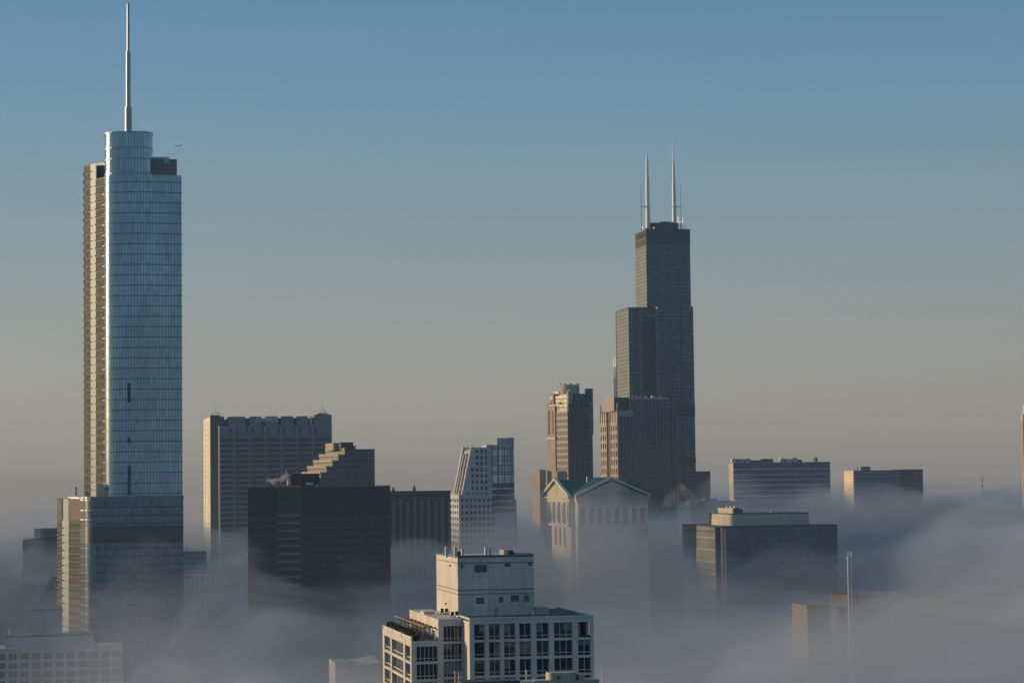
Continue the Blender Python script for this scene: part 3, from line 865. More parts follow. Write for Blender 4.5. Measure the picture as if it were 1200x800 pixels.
# ------------------------------------------------------------------ terraced building with sunlit steps
b = B('terraced_building', 'dark building with stepped sunlit terraces on its left behind the black building', 'building', 404, 526, 1540, rot=27)
st_m = facade('brown_terrace_glass', (.07, .065, .06), (.13, .125, .12), 3.9, .35, 3.2, (.11, .105, .10), .18, metal=.2, rough=.3, var=.3)
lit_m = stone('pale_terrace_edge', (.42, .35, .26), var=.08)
D_ = b.y(381.5, 0)
x1 = b.x(439); zt = b.z0
mb = MB(); mb.box(0, x1, 0, D_, 0, zt); b.part('wall', mb, st_m)
px_ = [404, 396.5, 389.5, 382.5, 375.5]; py_ = [525.3, 532, 539, 546, 553]
for k in range(5):
    xa = b.x(px_[k]); xb2 = 0 if k == 0 else b.x(px_[k - 1]); zz = b.z(py_[k], xa, 0)
    if k: mb = MB(); mb.box(xa, xb2 - .01, .02 * k, D_, 0, zz - 1.0); b.part('terrace', mb, st_m)
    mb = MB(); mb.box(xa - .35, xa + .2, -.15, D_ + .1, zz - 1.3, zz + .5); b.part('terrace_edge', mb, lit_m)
xa = b.x(366.5); mb = MB(); mb.box(xa, b.x(375.5) - .01, .12, D_, 0, b.z(560, xa, 0)); b.part('terrace', mb, st_m)
mb = MB(); mb.box(b.x(399.5, 4), b.x(414, 4), 4, 18, zt, b.z(518, 0, 4)); b.part('penthouse', mb, plain('dark_plant_box', (.055, .055, .06), .7))
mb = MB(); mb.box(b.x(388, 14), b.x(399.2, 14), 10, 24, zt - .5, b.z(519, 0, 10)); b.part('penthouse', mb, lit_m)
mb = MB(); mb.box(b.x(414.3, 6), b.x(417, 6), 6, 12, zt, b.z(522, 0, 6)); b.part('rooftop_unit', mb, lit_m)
k = 1
mb = MB()
while k < 14:
    mb.box(.3, x1 - .1, -.2, -.01, zt - 4.6 * k, zt - 4.6 * k + .8); k += 1
b.part('spandrel', mb, plain('grey_spandrel', (.085, .088, .09), .7))

# ------------------------------------------------------------------ black slab with painted strip of reflected sun
b = B('black_office_building', 'broad black office building with one painted sun-reflection strip and steam on its roof', 'office building', 290.5, 572, 1280, rot=6)
blk = facade('black_curtain_wall', (0.05, 0.068, 0.085), (0.018, 0.021, 0.025), 4.25, .34, 1.45, (0.011, 0.012, 0.014), .3, metal=.35, rough=.2, var=.4, tilt=.015, mech=None)
x1 = b.x(457); zt = b.z0; d_ = 38.0
zm = b.z(604)
mb = MB(); mb.box(0, x1, 0, d_, 0, zm - .6); b.part('wall', mb, blk)
mb = MB(); mb.box(-.1, x1 + .1, -.12, d_ + .1, zm - .59, zt); b.part('plant_storey', mb, facade('black_louvres', (.014, .018, .023), (.017, .021, .026), 3, .3, 1.45, (.01, .01, .011), .3, metal=.1, rough=.45, var=.1, tilt=0))
xa, xb2 = b.x(324.5), b.x(352.3)
bz = facade('painted_sun_strip', (0.045, 0.034, 0.026), (0.20, 0.155, 0.105), 4.25, .30, 1.45, (.03, .024, .02), .25, metal=.15, rough=.25, var=.3, tilt=.015)
mb = MB(); mb.box(xa, xb2, -.35, -.13, 0, zm + .8); b.part('bay', mb, bz)  # sun reflected off the glass skyscraper, put into this strip's colour
mb = MB(); mb.box(xa, xb2, -.36, -.14, zm + .804, zt - .3); b.part('sun_strip_head', mb, stone('painted_sun_strip_head', (.095, .075, .058), panel=(1.45, 20), line=.2))
mb = MB()
k = 0
while k * 1.45 * 2 < x1:
    xx = k * 2.9
    if not (xa - .3 < xx < xb2 + .3): mb.box(xx - .11, xx + .11, -.42, -.125, 0, zt - .02)
    k += 1
b.part('mullion', mb, plain('black_steel', (.014, .015, .016), .4, .2))
rb = plain('red_brown_coping', (.42, .14, .08), .7)
mb = MB(); mb.box(xa - 1, xb2 + .5, -.5, 1.5, zt + .01, zt + 1.4); b.part('coping', mb, rb)
mb = MB(); mb.box(b.x(441), x1 + .1, -.2, 1.5, zt + .01, zt + .8); b.part('coping', mb, rb)
mb = MB(); mb.box(-.15, xa - 1.01, -.16, d_, zt + .004, zt + .35); mb.box(xb2 + .51, b.x(441) - .01, -.16, d_, zt + .004, zt + .45); b.part('parapet', mb, M['metal_dark'])
mb = MB(); mb.box(b.x(341, 14), b.x(374.5, 14), 14, 26, zt, b.z(555, 20, 14)); b.part('penthouse', mb, plain('black_plant', (.02, .021, .023), .6))
mb = MB(); mb.rod((b.x(358.5, 8), 8, zt + 2.0), (b.x(367, 8), 8, zt + 1.6), 1.1, 10); mb.rod((b.x(369, 8), 8, zt + .8), (b.x(374, 8), 8, zt + .8), .6, 8); b.part('duct', mb, M['metal'])
mb = MB(); mb.tube(b.x(338.5, 10), 10, 1.0, zt, zt + 4.2); b.part('steam_stack', mb, M['metal'])
blackb = b

# ------------------------------------------------------------------ dark ribbed block to its right
b = B('ribbed_office_block', 'dark ribbed block with roof finials between the black building and the pale tower', 'office block', 452, 577, 1520)
x1 = b.x(528); zt = b.z0; ds_ = stone('dark_grey_stone', (.085, .088, .092), var=.2)
mb = MB(); mb.box(0, x1, .6, 30, 0, zt); b.part('wall', mb, facade('dark_block_wall', (.03, .033, .037), (.06, .062, .066), 3.9, .4, 2, (.05, .052, .055), .3, metal=.1, rough=.4, var=.3))
for k in range(10):
    mb = MB(); xx = x1 * (k + .1) / 9.3; mb.box(xx - .9, xx + .9, -.3, .59, 0, zt - 4 - (2 if k % 2 else 0)); b.part('pier', mb, stone('grey_pier', (.17, .175, .18)) if k == 0 else bpy.data.materials['grey_pier'])
mb = MB(); mb.box(-.1, b.x(488), -.35, 30.1, zt + .004, b.z(575.3)); b.part('attic', mb, ds_)
mb = MB(); mb.box(b.x(490), x1 + .15, -.35, 30.1, zt + .006, zt + .9); b.part('cornice', mb, plain('brown_cornice', (.10, .07, .055), .8))
for p, h_ in ((461, 3.2), (485.5, 4.6)):
    mb = MB(); xx = b.x(p, 2); z_ = b.z(575.3); mb.box(xx - .8, xx + .8, 1.2, 2.8, z_, z_ + h_ * .4); mb.tube(xx, 2, .55, z_ + h_ * .4, z_ + h_, .08, 6); mb.box(xx - 1.2, xx + 1.2, 1.9, 2.1, z_ + h_ * .55, z_ + h_ * .62); b.part('finial', mb, M['metal_dark'])

# ------------------------------------------------------------------ pale tower with the slanted face
b = B('slanted_tower', 'pale tower with a slanted sunlit glazed face and gridded front', 'office tower', 537.5, 579, 1600)
ps = stone('pale_precast', (0.52, 0.51, 0.48), var=.1)
zt = b.z0; D_ = min(70, b.y(527, 0)); x1 = b.x(603)
xb0, xb1 = b.x(543.5), b.x(555); zc = b.z(524, xb1, 0); xq = b.x(576)
mb = MB(); mb.box(.5, x1, .5, D_, 0, zt - .01); b.part('core', mb, ps)
cols = [(1.6 + 3.05 * k, 1.6 + 3.05 * k + 1.75) for k in range(8)]
rows = sorted([(zt - 3.0 - 4.25 * k - 2.3, zt - 3.0 - 4.25 * k) for k in range(8)])
punched(b, 'N', .5, 0, b.x(580) , 40, zt, [c for c in cols if c[1] < b.x(580)], rows, ps, lambda i, j: M['glass_dark'], ps, .5, rail=False)
ce = [(D_ * f_, D_ * (f_ + .13)) for f_ in (.08, .32, .56, .80)]
punched(b, 'E', .5, .5, D_, 40, zt - .02, ce, rows, ps, lambda i, j: M['glass_warm'] if j < 6 else M['glass_dark'], ps, .5, rail=False)
# wedge above: leaning east wall
xt_ = b.x(583)
mb = MB()
wz = [(xb0, zt), (xt_, zt), (xt_, zc), (xb1, zc)]
fw = MB(); fw.face([(p[0], .4, p[1]) for p in wz], [(p[0], p[1]) for p in wz]); b.part('front_wall', fw, ps)
mb.face([(p[0], D_, p[1]) for p in reversed(wz)])
mb.face([(xb1, .4, zc), (xt_, .4, zc), (xt_, D_, zc), (xb1, D_, zc)])
mb.face([(xt_, .4, zt), (xt_, D_, zt), (xt_, D_, zc), (xt_, .4, zc)])
mb.face([(xb0, D_, zt), (xb0, .4, zt), (xb1, .4, zc), (xb1, D_, zc)], [(D_, zt), (0, zt), (0, zc), (D_, zc)])
sl = b.part('slanted_wall', mb, facade('slanted_glazing', (.16, .14, .11), (.50, .45, .36), 4.25, .3, 2.4, (.36, .33, .27), .15, metal=.1, rough=.4, var=.3))
def slx(z): return xb0 + (xb1 - xb0) * (z - zt) / (zc - zt)
for y0_, w in ((-.02, 3.2), (D_ * .36, 2.2), (D_ * .66, 2.2), (D_ - 4.5, 4.6)):
    mb = MB(); zz1 = zc if w > 3 else zc - 5
    for (xa, xb2) in (((-1.3, .3)),):
        mb.face([(slx(zt) - 1.3, y0_, zt), (slx(zt) + .3, y0_, zt), (slx(zz1) + .3, y0_, zz1 + .6), (slx(zz1) - 1.3, y0_, zz1 + .6)])
        mb.face([(slx(zt) - 1.3, y0_ + w, zt), (slx(zt) - 1.3, y0_, zt), (slx(zz1) - 1.3, y0_, zz1 + .6), (slx(zz1) - 1.3, y0_ + w, zz1 + .6)])
        mb.face([(slx(zt) + .3, y0_ + w, zt), (slx(zt) - 1.3, y0_ + w, zt), (slx(zz1) - 1.3, y0_ + w, zz1 + .6), (slx(zz1) + .3, y0_ + w, zz1 + .6)])
        mb.face([(slx(zz1) - 1.3, y0_, zz1 + .6), (slx(zz1) + .3, y0_, zz1 + .6), (slx(zz1) + .3, y0_ + w, zz1 + .6), (slx(zz1) - 1.3, y0_ + w, zz1 + .6)])
    b.part('rib', mb, ps, sl)
mb = MB(); mb.box(xb1 - .2, xb1 + .6, 1, D_ - 1, zc - 4, zc + .4); b.part('head_recess', mb, M['metal_dark'], sl)
for j in range(8):
    zz = b.z(528.8 + 7.15 * j, xb1, 0)
    for i in range(5):
        xc = b.x(570.2 - 5.35 * i, 0)
        if xc - 1.4 > slx(zz - 1.3) + 1.2:
            window(b, 'N', .4, xc - 1.0, xc + 1.0, zz - 1.25, zz + 1.25, M['glass_dark'], ps, 1, None, False)
mb = MB(); mb.box(xt_ - 3.5, x1, .3, 30, zt + .1, b.z(521, xt_, 0)); at_ = b.part('atrium', mb, facade('atrium_glazing', (.62, .58, .50), (.20, .20, .20), 6.2, .12, 3.6, (.12, .12, .12), .12, metal=.2, rough=.35, var=.3))
mb = MB()
for k in range(12): mb.box(xt_ - 7.4, xt_ - 3.55, .1, .39, b.z(529 + 3.3 * k, xt_, 0) - .5, b.z(529 + 3.3 * k, xt_, 0) + .5)
b.part('louvre', mb, ps)
mb = MB(); z65 = b.z(566, xt_, 0)
for k in range(5): mb.box(xt_ - 3.4, x1 - .1, .0, .29, z65 - 4.3 * k - 3.0, z65 - 4.3 * k)
b.part('window_band', mb, plain('grey_ribbon_glass', (.10, .115, .13), .2, .3))
for k in range(4):
    mb = MB(); xx = xt_ - 3.4 + (x1 - xt_ + 3.2) * k / 3.5; mb.box(xx - .35, xx + .35, -.15, .29, z65 + .1, b.z(521, xt_, 0) - .1); b.part('mullion', mb, plain('grey_frame', (.16, .165, .17), .5) if k == 0 else bpy.data.materials['grey_frame'], at_)
for k in range(4):
    mb = MB(); zz = z65 + (b.z(526, xt_, 0) - z65) * k / 3; mb.box(xt_ - 3.4, x1, -.1, .285, zz - .25, zz + .25); b.part('transom', mb, bpy.data.materials['grey_frame'], at_)
mb = MB(); mb.box(b.x(583.5), x1 - .2, .6, 18, b.z(521, xt_, 0) + .01, b.z(513, xt_, 0)); b.part('penthouse', mb, plain('grey_glass_block', (.34, .37, .39), .35, .3))
mb = MB(); mb.box(x1 - 4.5, x1 + .1, .2, 18, b.z(521, xt_, 0) + .012, b.z(512.7, xt_, 0)); b.part('penthouse', mb, plain('blue_glass_block', (.22, .28, .33), .25, .5))
mb = MB(); mb.box(b.x(571), b.x(581), 1, 20, zc + .01, zc + 1.8); b.part('rooftop_unit', mb, ps)
mb = MB(); mb.box(x1 + .01, x1 + 1.8, 3, 30, 0, b.z(585, x1, 0)); b.part('side_wing', mb, gl)

# ------------------------------------------------------------------ the black stepped skyscraper
b = B('stepped_skyscraper', 'tallest black stepped skyscraper with two white roof antennas', 'skyscraper', 737, 361, 2400)
bw = facade('black_bundled_wall', (0.095, 0.115, 0.132), (0.010, 0.011, 0.012), 3.95, .46, 4.6, (0.014, 0.015, 0.016), .2, metal=.35, rough=.2, var=.35, tilt=.02,
            mech=None)
bw2 = facade('black_louvre_band', (0.010, 0.011, 0.012), (0.014, 0.014, 0.015), 4, .3, 2.3, (.012, .012, .012), .2, metal=.1, rough=.5, var=.1, tilt=0)
bwe = facade('painted_sunlit_wall', (0.21, 0.205, 0.16), (0.10, 0.096, 0.08), 3.95, .30, 4.6, (0.10, 0.097, 0.08), .16, metal=.1, rough=.35, var=.25, tilt=.02)  # left sides get a tan wall skin, sunlight painted into its colour
zL = b.z0
dL = min(70, b.y(723, 0))
YR, YT = -11.0, 16.0
# left (north-east) tubes
mb = MB(); mb.box(0, b.x(790), 0, 60, 0, zL); b.part('tube', mb, bw)
mb = MB(); mb.box(-.6, -.02, .01, dL, 0, zL); b.part('sunlit_wall_skin', mb, bwe)
mb = MB(); mb.box(b.x(752.5), b.x(770), -.2, -.01, 0, zL - 9); b.part('dark_strip', mb, bw2)  # flat dark strip on the wall, shade of a recess put into colour
mb = MB(); mb.box(-.7, b.x(790), -.25, dL, zL + .004, zL + 1.0); b.part('roof_edge', mb, bw2)
# right tubes standing forward
xr0, xr1 = b.x(771.3, YR), b.x(812.2, YR)
zR = b.z(359, xr0, YR)
mb = MB(); mb.box(xr0, xr1, YR, 58, 0, zR); b.part('tube', mb, bw)
mb = MB(); mb.box(xr0 - .6, xr0 - .02, YR + .01, -.05, 0, zR); b.part('sunlit_wall_skin', mb, stone('painted_sunlit_reveal', (.22, .20, .17), panel=(5, 3.95), line=.9))  # sunlit tone of the reveal put into its colour
# top shaft
xt0, xt1 = b.x(759, YT), b.x(809.8, YT)
zT = b.z(268, xt0, YT); dT = b.y(746, xt0)
mb = MB(); mb.box(xt0, xt1, YT, min(dT, YT + 60), zL - 5, zT - 17); b.part('tube', mb, bw)
mb = MB(); mb.box(xt0 - .6, xt0 - .02, YT + .01, min(dT, YT + 60), zL + 1, zT - 17); b.part('sunlit_wall_skin', mb, bwe)
mb = MB(); mb.box(xt0 - .3, xt1 + .3, YT - .3, min(dT, YT + 60) + .3, zT - 16.99, zT); b.part('plant_storey', mb, bw2)
mb = MB()
for z_ in (zT - .6, zT - 9, zT - 16.9): mb.box(xt0 - .8, xt0 - .32, YT + .2, min(dT, YT + 60), z_ - 1.0, z_)
for k in range(9): mb.box(xt0 - .79, xt0 - .33, YT + .2 + k * 5, YT + 1.0 + k * 5, zT - 9, zT - 1.6)
b.part('lattice', mb, stone('tan_metal_lattice', (.20, .17, .12)))
for f_ in (.25, .5, .75):
    mb = MB(); xx = xt0 + (xt1 - xt0) * f_; mb.box(xx - .35, xx + .35, YT - .4, YT - .02, zL, zT - 17); b.part('column', mb, bw2)
# plant bands lower down
for ya, yb in ((474, 487), (537, 543)):
    mb = MB(); mb.box(xr0 + 4, xr1 + .25, YR - .3, YR + 30, b.z(yb, xr0, YR), b.z(ya, xr0, YR)); b.part('louvre_band', mb, bw2)
for f_ in (.33, .66):
    mb = MB(); xx = xr0 + (xr1 - xr0) * f_; mb.box(xx - .45, xx + .45, YR - .45, YR - .01, 0, zR); b.part('column', mb, bw2)
for f_ in (.24,):
    mb = MB(); xx = b.x(771) * f_; mb.box(xx - .45, xx + .45, -.45, -.01, 0, zL); b.part('column', mb, bw2)
# low right wing
xw = b.x(829, 4); mb = MB(); mb.box(xr1 + .01, xw, 4, 50, 0, b.z(552, xr1, 4)); b.part('low_wing', mb, facade('dark_low_wing', (.06, .066, .072), (.045, .048, .05), 3.95, .34, 4.6, (.04, .04, .04), .16, metal=.2, rough=.3, var=.3))
# roof plant
zp = b.z(261, xt0, YT + 12)
mb = MB(); mb.box(b.x(765, YT + 10), b.x(797, YT + 10), YT + 10, YT + 34, zT, zp); pl = b.part('penthouse', mb, bw2)
mb = MB(); mb.tube(b.x(780, YT + 20), YT + 20, 8, zp, zp + 1.6, n=20); b.part('drum', mb, M['metal_dark'], pl)
wh = plain('white_antenna', (.62, .60, .56), .4)
for nm, p, yo, segs in (('antenna', 761, 14, ((267, 245, 5.0, 4.8), (245, 210, 4.3, 4.0), (210, 186, 3.2, 2.7), (186, 179.5, 1.5, 1.2))),
                        ('antenna', 792, 14, ((265, 243, 4.6, 4.5), (243, 215, 4.2, 3.8), (215, 190, 3.0, 2.5), (190, 172, 1.3, 1.0), (172, 165, .6, .4)))):
    yy = YT + yo; xx = b.x(p, yy); mb = MB(); k_ = .885 * 1.15 / 2
    for pa, pb_, w0, w1 in segs:
        mb.tube(xx, yy, w0 * k_, b.z(pa, xx, yy), b.z(pb_, xx, yy), w1 * k_, 12)
    a_ = b.part(nm, mb, wh, smooth=True)
    mb = MB(); zz = b.z(242, xx, yy)
    s_ = -1 if p < 770 else 1
    mb.box(xx + min(0, s_ * 8), xx + max(0, s_ * 8), yy - .3, yy + .3, zz - .35, zz + .35); mb.box(xx - 3.2, xx + 3.2, yy - .9, yy + .9, zz - 1.1, zz - .4)
    b.part('cross_arm', mb, M['metal'], a_)
    mb = MB(); xm = xx + s_ * 7.2; mb.tube(xm, yy, .4, zT, b.z(218, xm, yy), .2, 8); b.part('side_mast', mb, plain('dull_mast_grey', (.2, .2, .2), .7), a_)
for p, h_ in ((754.5, 3), (768, 2.5), (799, 9), (802, 12), (805, 5), (796.5, 14)):
    mb = MB(); xx = b.x(p, YT + 6); mb.tube(xx, YT + 6, .35, zT, zT + h_, n=6); b.part('whip_antenna', mb, M['metal'])

# ------------------------------------------------------------------ granite tower in front of it
b = B('granite_tower', 'stone stepped tower with sunlit left bays in front of the black skyscraper', 'office tower', 724, 494, 2050)
gs_ = stone('pink_granite', (.36, .29, .225), var=.12)
gd_ = facade('granite_front', (.04, .043, .048), (.135, .13, .125), 3.8, .38, 3.4, (.15, .145, .14), .42, metal=.1, rough=.4, var=.3, tilt=.01)
zt = b.z(481); d0 = b.y(704, 0); x1 = b.x(784); x2 = b.x(794); zm = b.z(467, x1 / 2, 8)
zn = b.z(494)
mb = MB(); mb.box(.6, b.x(742), .6, d0, 0, zt); mb.box(b.x(742) + .01, x1, .6, d0, 0, zm); mb.box(x1 + .01, x2, 1.5, d0, 0, b.z(475, x1, 1)); b.part('wall', mb, gd_)
# east bays with punched windows
for f0, f1 in ((0.0, .40), (.62, 1.0)):
    a0, a1 = d0 * f0, d0 * f1
    n_ = 3
    cw = (a1 - a0) / n_
    cols = [(a0 + cw * k + cw * .28, a0 + cw * k + cw * .72) for k in range(n_)]
    rows = sorted([(zn - 3.2 - 7.6 * k - 4.6, zn - 3.2 - 7.6 * k) for k in range(9)])
    punched(b, 'E', .6, a0, a1, 40, zn if f0 == 0 else zn + .01, cols, rows, gs_, lambda i, j: M['glass_warm'], gs_, 1.2, rail=False, t=.5)
    mb = MB(); fbox(mb, 'E', .6, a0, a1, .01, .8, zn + .02, zt - 1); b.part('attic', mb, gs_)
    for k in range(4):
        mb = MB(); yy = a0 + (a1 - a0) * k / 3; fbox(mb, 'E', .6, yy - .7, yy + .7, .81, 1.4, zn + .02, zt + 1.5); b.part('pilaster', mb, gs_)
    mb = MB(); yy = a1 if f0 else a0 + 1.2; fbox(mb, 'E', .6, yy - 1.6, yy, .3, 1.2, zt - 1, zt + 5); mb.tube(-.2, yy - .8, .9, zt + 5, zt + 8, .05, 6); b.part('finial', mb, gs_)
mb = MB(); fbox(mb, 'E', .6, d0 * .40 + .02, d0 * .62 - .02, .01, .15, 40, zt - 4); b.part('dark_strip', mb, M['metal_dark'])  # dark strip laid between the two bays
# upper block
xa, xb2 = b.x(720.5, 8), b.x(739.5, 8); zu = b.z(465.5, xa, 8)
mb = MB(); mb.box(xa, xb2, 8, d0 * .7, zt, zu); b.part('upper_block', mb, plain('dark_upper_stone', (.075, .07, .066), .8))
mb = MB(); mb.box(xa - .5, xa - .01, 8, d0 * .7, zt + .01, zu + .8); b.part('upper_wall', mb, gs_)
mb = MB(); mb.box(xb2 - 1.8, xb2 + .3, 4.5, 7.98, zt + .01, zu); b.part('upper_pier', mb, gs_)
mb = MB()
for k in range(18):
    mb.box(.8 + (x2 - 1) * k / 17.6, .8 + (x2 - 1) * k / 17.6 + 1.3, -.3, .59, 0, zt - 6 if k < 5 else zm - 8)
b.part('fluted_front', mb, stone('granite_painted_shade', (.16, .15, .145)))  # front granite darker than the side bays, shade put into its colour
mb = MB(); mb.box(.55, b.x(742), .2, .58, zt - 5, zt + .3); mb.box(b.x(742) + .02, x1 + .2, .2, .58, zm - 1.2, zm + .6); b.part('cornice', mb, gs_)
rnd = random.Random(11)
for k in range(13):
    xx = b.x(742) + (x1 - b.x(742)) * (k + .3) / 13; h_ = rnd.choice((1.2, 2.2, 3.2, 4.5))
    mb = MB(); mb.box(xx, xx + rnd.uniform(.8, 2.4), 4, 7, zm, zm + h_ * .55); mb.tube(xx + .4, 5, .16, zm + h_ * .55, zm + h_, n=5); b.part('rooftop_unit', mb, M['white_trim'] if k % 3 else M['metal_dark'])
gran = b
# twin masts on the roof behind
for p, label in ((719.6, 'left one of two thin grey masts beside the black skyscraper'), (722.2, 'right one of two thin grey masts beside the black skyscraper')):
    Y_ = 2230
    base = at(p, 466, Y_)
    mb = MB(); zg = 0
    top = at(p, 418, Y_).z; mid1 = at(p, 442, Y_).z; mid2 = at(p, 430, Y_).z
    mb.box(-1.1, 1.1, -1.1, 1.1, 0, base.z - 20); mb.tube(0, 0, .95, base.z - 20, mid1, .8, 8); mb.tube(0, 0, .55, mid1, mid2, .4, 8); mb.tube(0, 0, .28, mid2, top, .15, 6)
    o = lone('radio_mast', label, 'mast', mb, M['metal']); o.location = (base.x, base.y, 0)
    mb = MB()
    for k in range(5): mb.box(-1.2, 1.2, -.15, .15, mid1 - 3 - 5 * k, mid1 - 2.6 - 5 * k)
    mb.build('rung', M['metal'], o)

# ------------------------------------------------------------------ crowned tower
b = B('crowned_tower', 'stone and glass tower with battlemented crown and round drum on top', 'office tower', 666, 473, 2000, rot=36)
zt = b.z0; d0 = b.y(641.5, 0); x1 = b.x(694)
st1 = stone('rose_granite', (.40, .315, .24), var=.12)
dk = facade('crowned_tower_front', (.035, .038, .042), (.09, .085, .08), 3.9, .4, 2.6, (.10, .095, .09), .35, metal=.15, rough=.3, var=.3)
gy = facade('crowned_tower_bands', (.022, .025, .028), (.06, .058, .054), 5.2, .38, 4.6, (.06, .058, .055), .1, metal=.0, rough=.6, var=.25)
yb_ = b.y(651.5, 0)
mb = MB(); mb.box(0, x1, 0, d0, 0, zt - .01); b.part('wall', mb, dk)
mb = MB(); fbox(mb, 'E', 0, .6, yb_ - .02, .01, .5, 0, zt - 6); b.part('glazed_bay', mb, gy)
mb = MB(); fbox(mb, 'E', 0, yb_, d0, .01, 1.2, 0, zt - 1); b.part('stone_bay', mb, st1)
mb = MB(); fbox(mb, 'E', 0, yb_ - .2, d0 + .2, 1.21, 1.6, b.z(514), b.z(511)); b.part('string_course', mb, M['white_trim'])
for ya, yb2 in ((.2, .3), (.62, .8)):
    mb = MB(); fbox(mb, 'E', 0, yb_ + (d0 - yb_) * ya, yb_ + (d0 - yb_) * yb2, 1.205, 1.3, b.z(508), b.z(480)); b.part('window_strip', mb, M['glass_dark'])
# stepped shoulders and piers
W, Dp = x1, d0
mb = MB(); mb.box(W * .06, W * .94, Dp * .08, Dp * .92, zt - .02, b.z(463)); b.part('crown_storey', mb, dk)
mb = MB(); mb.box(W * .14, W * .86, Dp * .16, Dp * .84, b.z(463) - .01, b.z(460.5)); b.part('crown_storey', mb, dk)
zq = b.z(461)
for xx, yy, zz, w in ((0, 0, zq + 2, 1.9), (W * .1, Dp * .02, b.z(457), 2.4), (W - 2.4, 0, zt + 1, 2.4), (W * .86, 0.5, zq + 4, 5), (0, Dp * .42, zt + 1, 2), (0, Dp - 2, zt + .5, 2), (.5, Dp * .72, zq, 2.5), (W * .02, Dp * .84, zq - 6, 3.5),
                      (W * .3, Dp * .8, b.z(458), 7)):
    mb = MB(); mb.box(xx, xx + w, yy, yy + w, zt - 26, zz); mb.box(xx - .25, xx + w + .25, yy - .25, yy + w + .25, zz, zz + .7); b.part('turret', mb, st1 if w < 4 else dk)
for k in range(4):
    mb = MB(); xx = W * (.16 + .2 * k); mb.box(xx, xx + 1.6, -.8, -.01, 40, zt + 3 + (3 if k % 2 else 0)); b.part('pier', mb, plain('pier_painted_shade', (.10, .093, .087), .8) if k == 0 else bpy.data.materials['pier_painted_shade'])  # front piers darker than the side stone, shade painted in
cxm, cym = W * .5, Dp * .5
zd = b.z(451, cxm, cym)
mb = MB(); mb.tube(cxm, cym, 8.6, zq - 1, zd, 8.6, 28); b.part('drum', mb, stone('pale_green_drum', (.36, .37, .30), panel=(3, 30), line=.4), smooth=True)
for k in range(9):
    a = 2 * math.pi * k / 9
    mb = MB(); mb.box(cxm + 8.5 * math.cos(a) - .35, cxm + 8.5 * math.cos(a) + .35, cym + 8.5 * math.sin(a) - .35, cym + 8.5 * math.sin(a) + .35, zd, zd + 1.5); b.part('drum_post', mb, M['metal_dark'])
# low wings at its foot
mb = MB(); xx = b.x(652, -6); mb.box(xx, b.x(663.5, -6), -6, -1, 0, b.z(552, xx, -6)); b.part('low_wing', mb, st1)
xx = -14
mb = MB(); ya = b.y(641.2, -1.2); mb.box(-8, -1.3, d0 + 2, d0 + 13, 0, b.z(550, -8, d0)); b.part('low_wing', mb, st1)

# ------------------------------------------------------------------ pedimented building with the green roof
b = B('pedimented_building', 'pale classical building with two pediments and a green copper roof above the fog', 'building', 667.5, 582, 1430)
cr = stone('cream_limestone', (.50, .44, .35), var=.1)
gr_ = facade('green_roof_seams', (.012, .085, .062), (.012, .08, .06), 60, .01, 1.6, (.009, .06, .045), .2, metal=.0, rough=.55, var=.12, tilt=0)
for n_ in gr_.node_tree.nodes:
    if n_.type == 'BSDF_PRINCIPLED': n_.inputs['Specular IOR Level'].default_value = .03; 
zt = b.z0; d0 = min(90, b.y(636.5, 0)); x1 = b.x(761)
ridge_y = d0 / 2
zr = b.z(562.3, 0, ridge_y)
ze = zt
zw = b.z(588.5)
mb = MB(); mb.box(.8, x1 - .8, .8, d0 - .8, 0, zw); b.part('wall', mb, cr)
mb = MB(); mb.box(-.4, x1 + .4, -.4, d0 + .4, zw + .004, ze); b.part('entablature', mb, cr)
xR = b.x(746, ridge_y)
def ztop(x_): return zr
mb = MB()
mb.face([(-.5, -.5, ze + .4), (x1 + .5, -.5, ze + .4), (xR, ridge_y, zr), (-.5, ridge_y, zr)], [(0, 0), (x1 + 1, 0), (xR, 45), (0, 45)])
mb.face([(x1 + .5, d0 + .5, ze + .4), (-.5, d0 + .5, ze + .4), (-.5, ridge_y, zr), (xR, ridge_y, zr)], [(0, 0), (x1, 0), (x1, 45), (0, 45)])
mb.face([(x1 + .5, -.5, ze + .4), (x1 + .5, d0 + .5, ze + .4), (xR, ridge_y, zr)], [(0, 0), (d0, 0), (d0 / 2, 30)])
roof = b.part('roof', mb, gr_)
# east pediment
mb = MB(); mb.face([(.3, d0 - 1, ze + .01), (.3, 1, ze + .01), (.3, ridge_y, zr - 1.2)]); ep = b.part('pediment', mb, stone('pale_green_tympanum', (.42, .40, .31)))
def beam(mb, a, c, w, h):
    a, c = Vector(a), Vector(c)
    for off in (Vector((0, 0, 0)),):
        x_, = (0,)
    return mb
mb = MB()
for ya in (-.6, d0 + .6):
    A, Bv = Vector((-1.4, ya, ze)), Vector((-1.4, ridge_y, zr))
    q = [A, Bv, Bv + Vector((0, 0, 1.3)), A + Vector((0, 0, 1.3))]
    if ya > 0: q = q[::-1]
    q2 = [p + Vector((1.9, 0, 0)) for p in q]
    mb.face(q[::-1]); mb.face(q2)
    for i in range(4): mb.face([q[i], q[(i + 1) % 4], q2[(i + 1) % 4], q2[i]])
b.part('raking_cornice', mb, M['white_trim'], ep)
mb = MB(); mb.box(-1.4, .28, -.6, d0 + .6, ze - 1.0, ze - .02); b.part('cornice', mb, cr, ep)
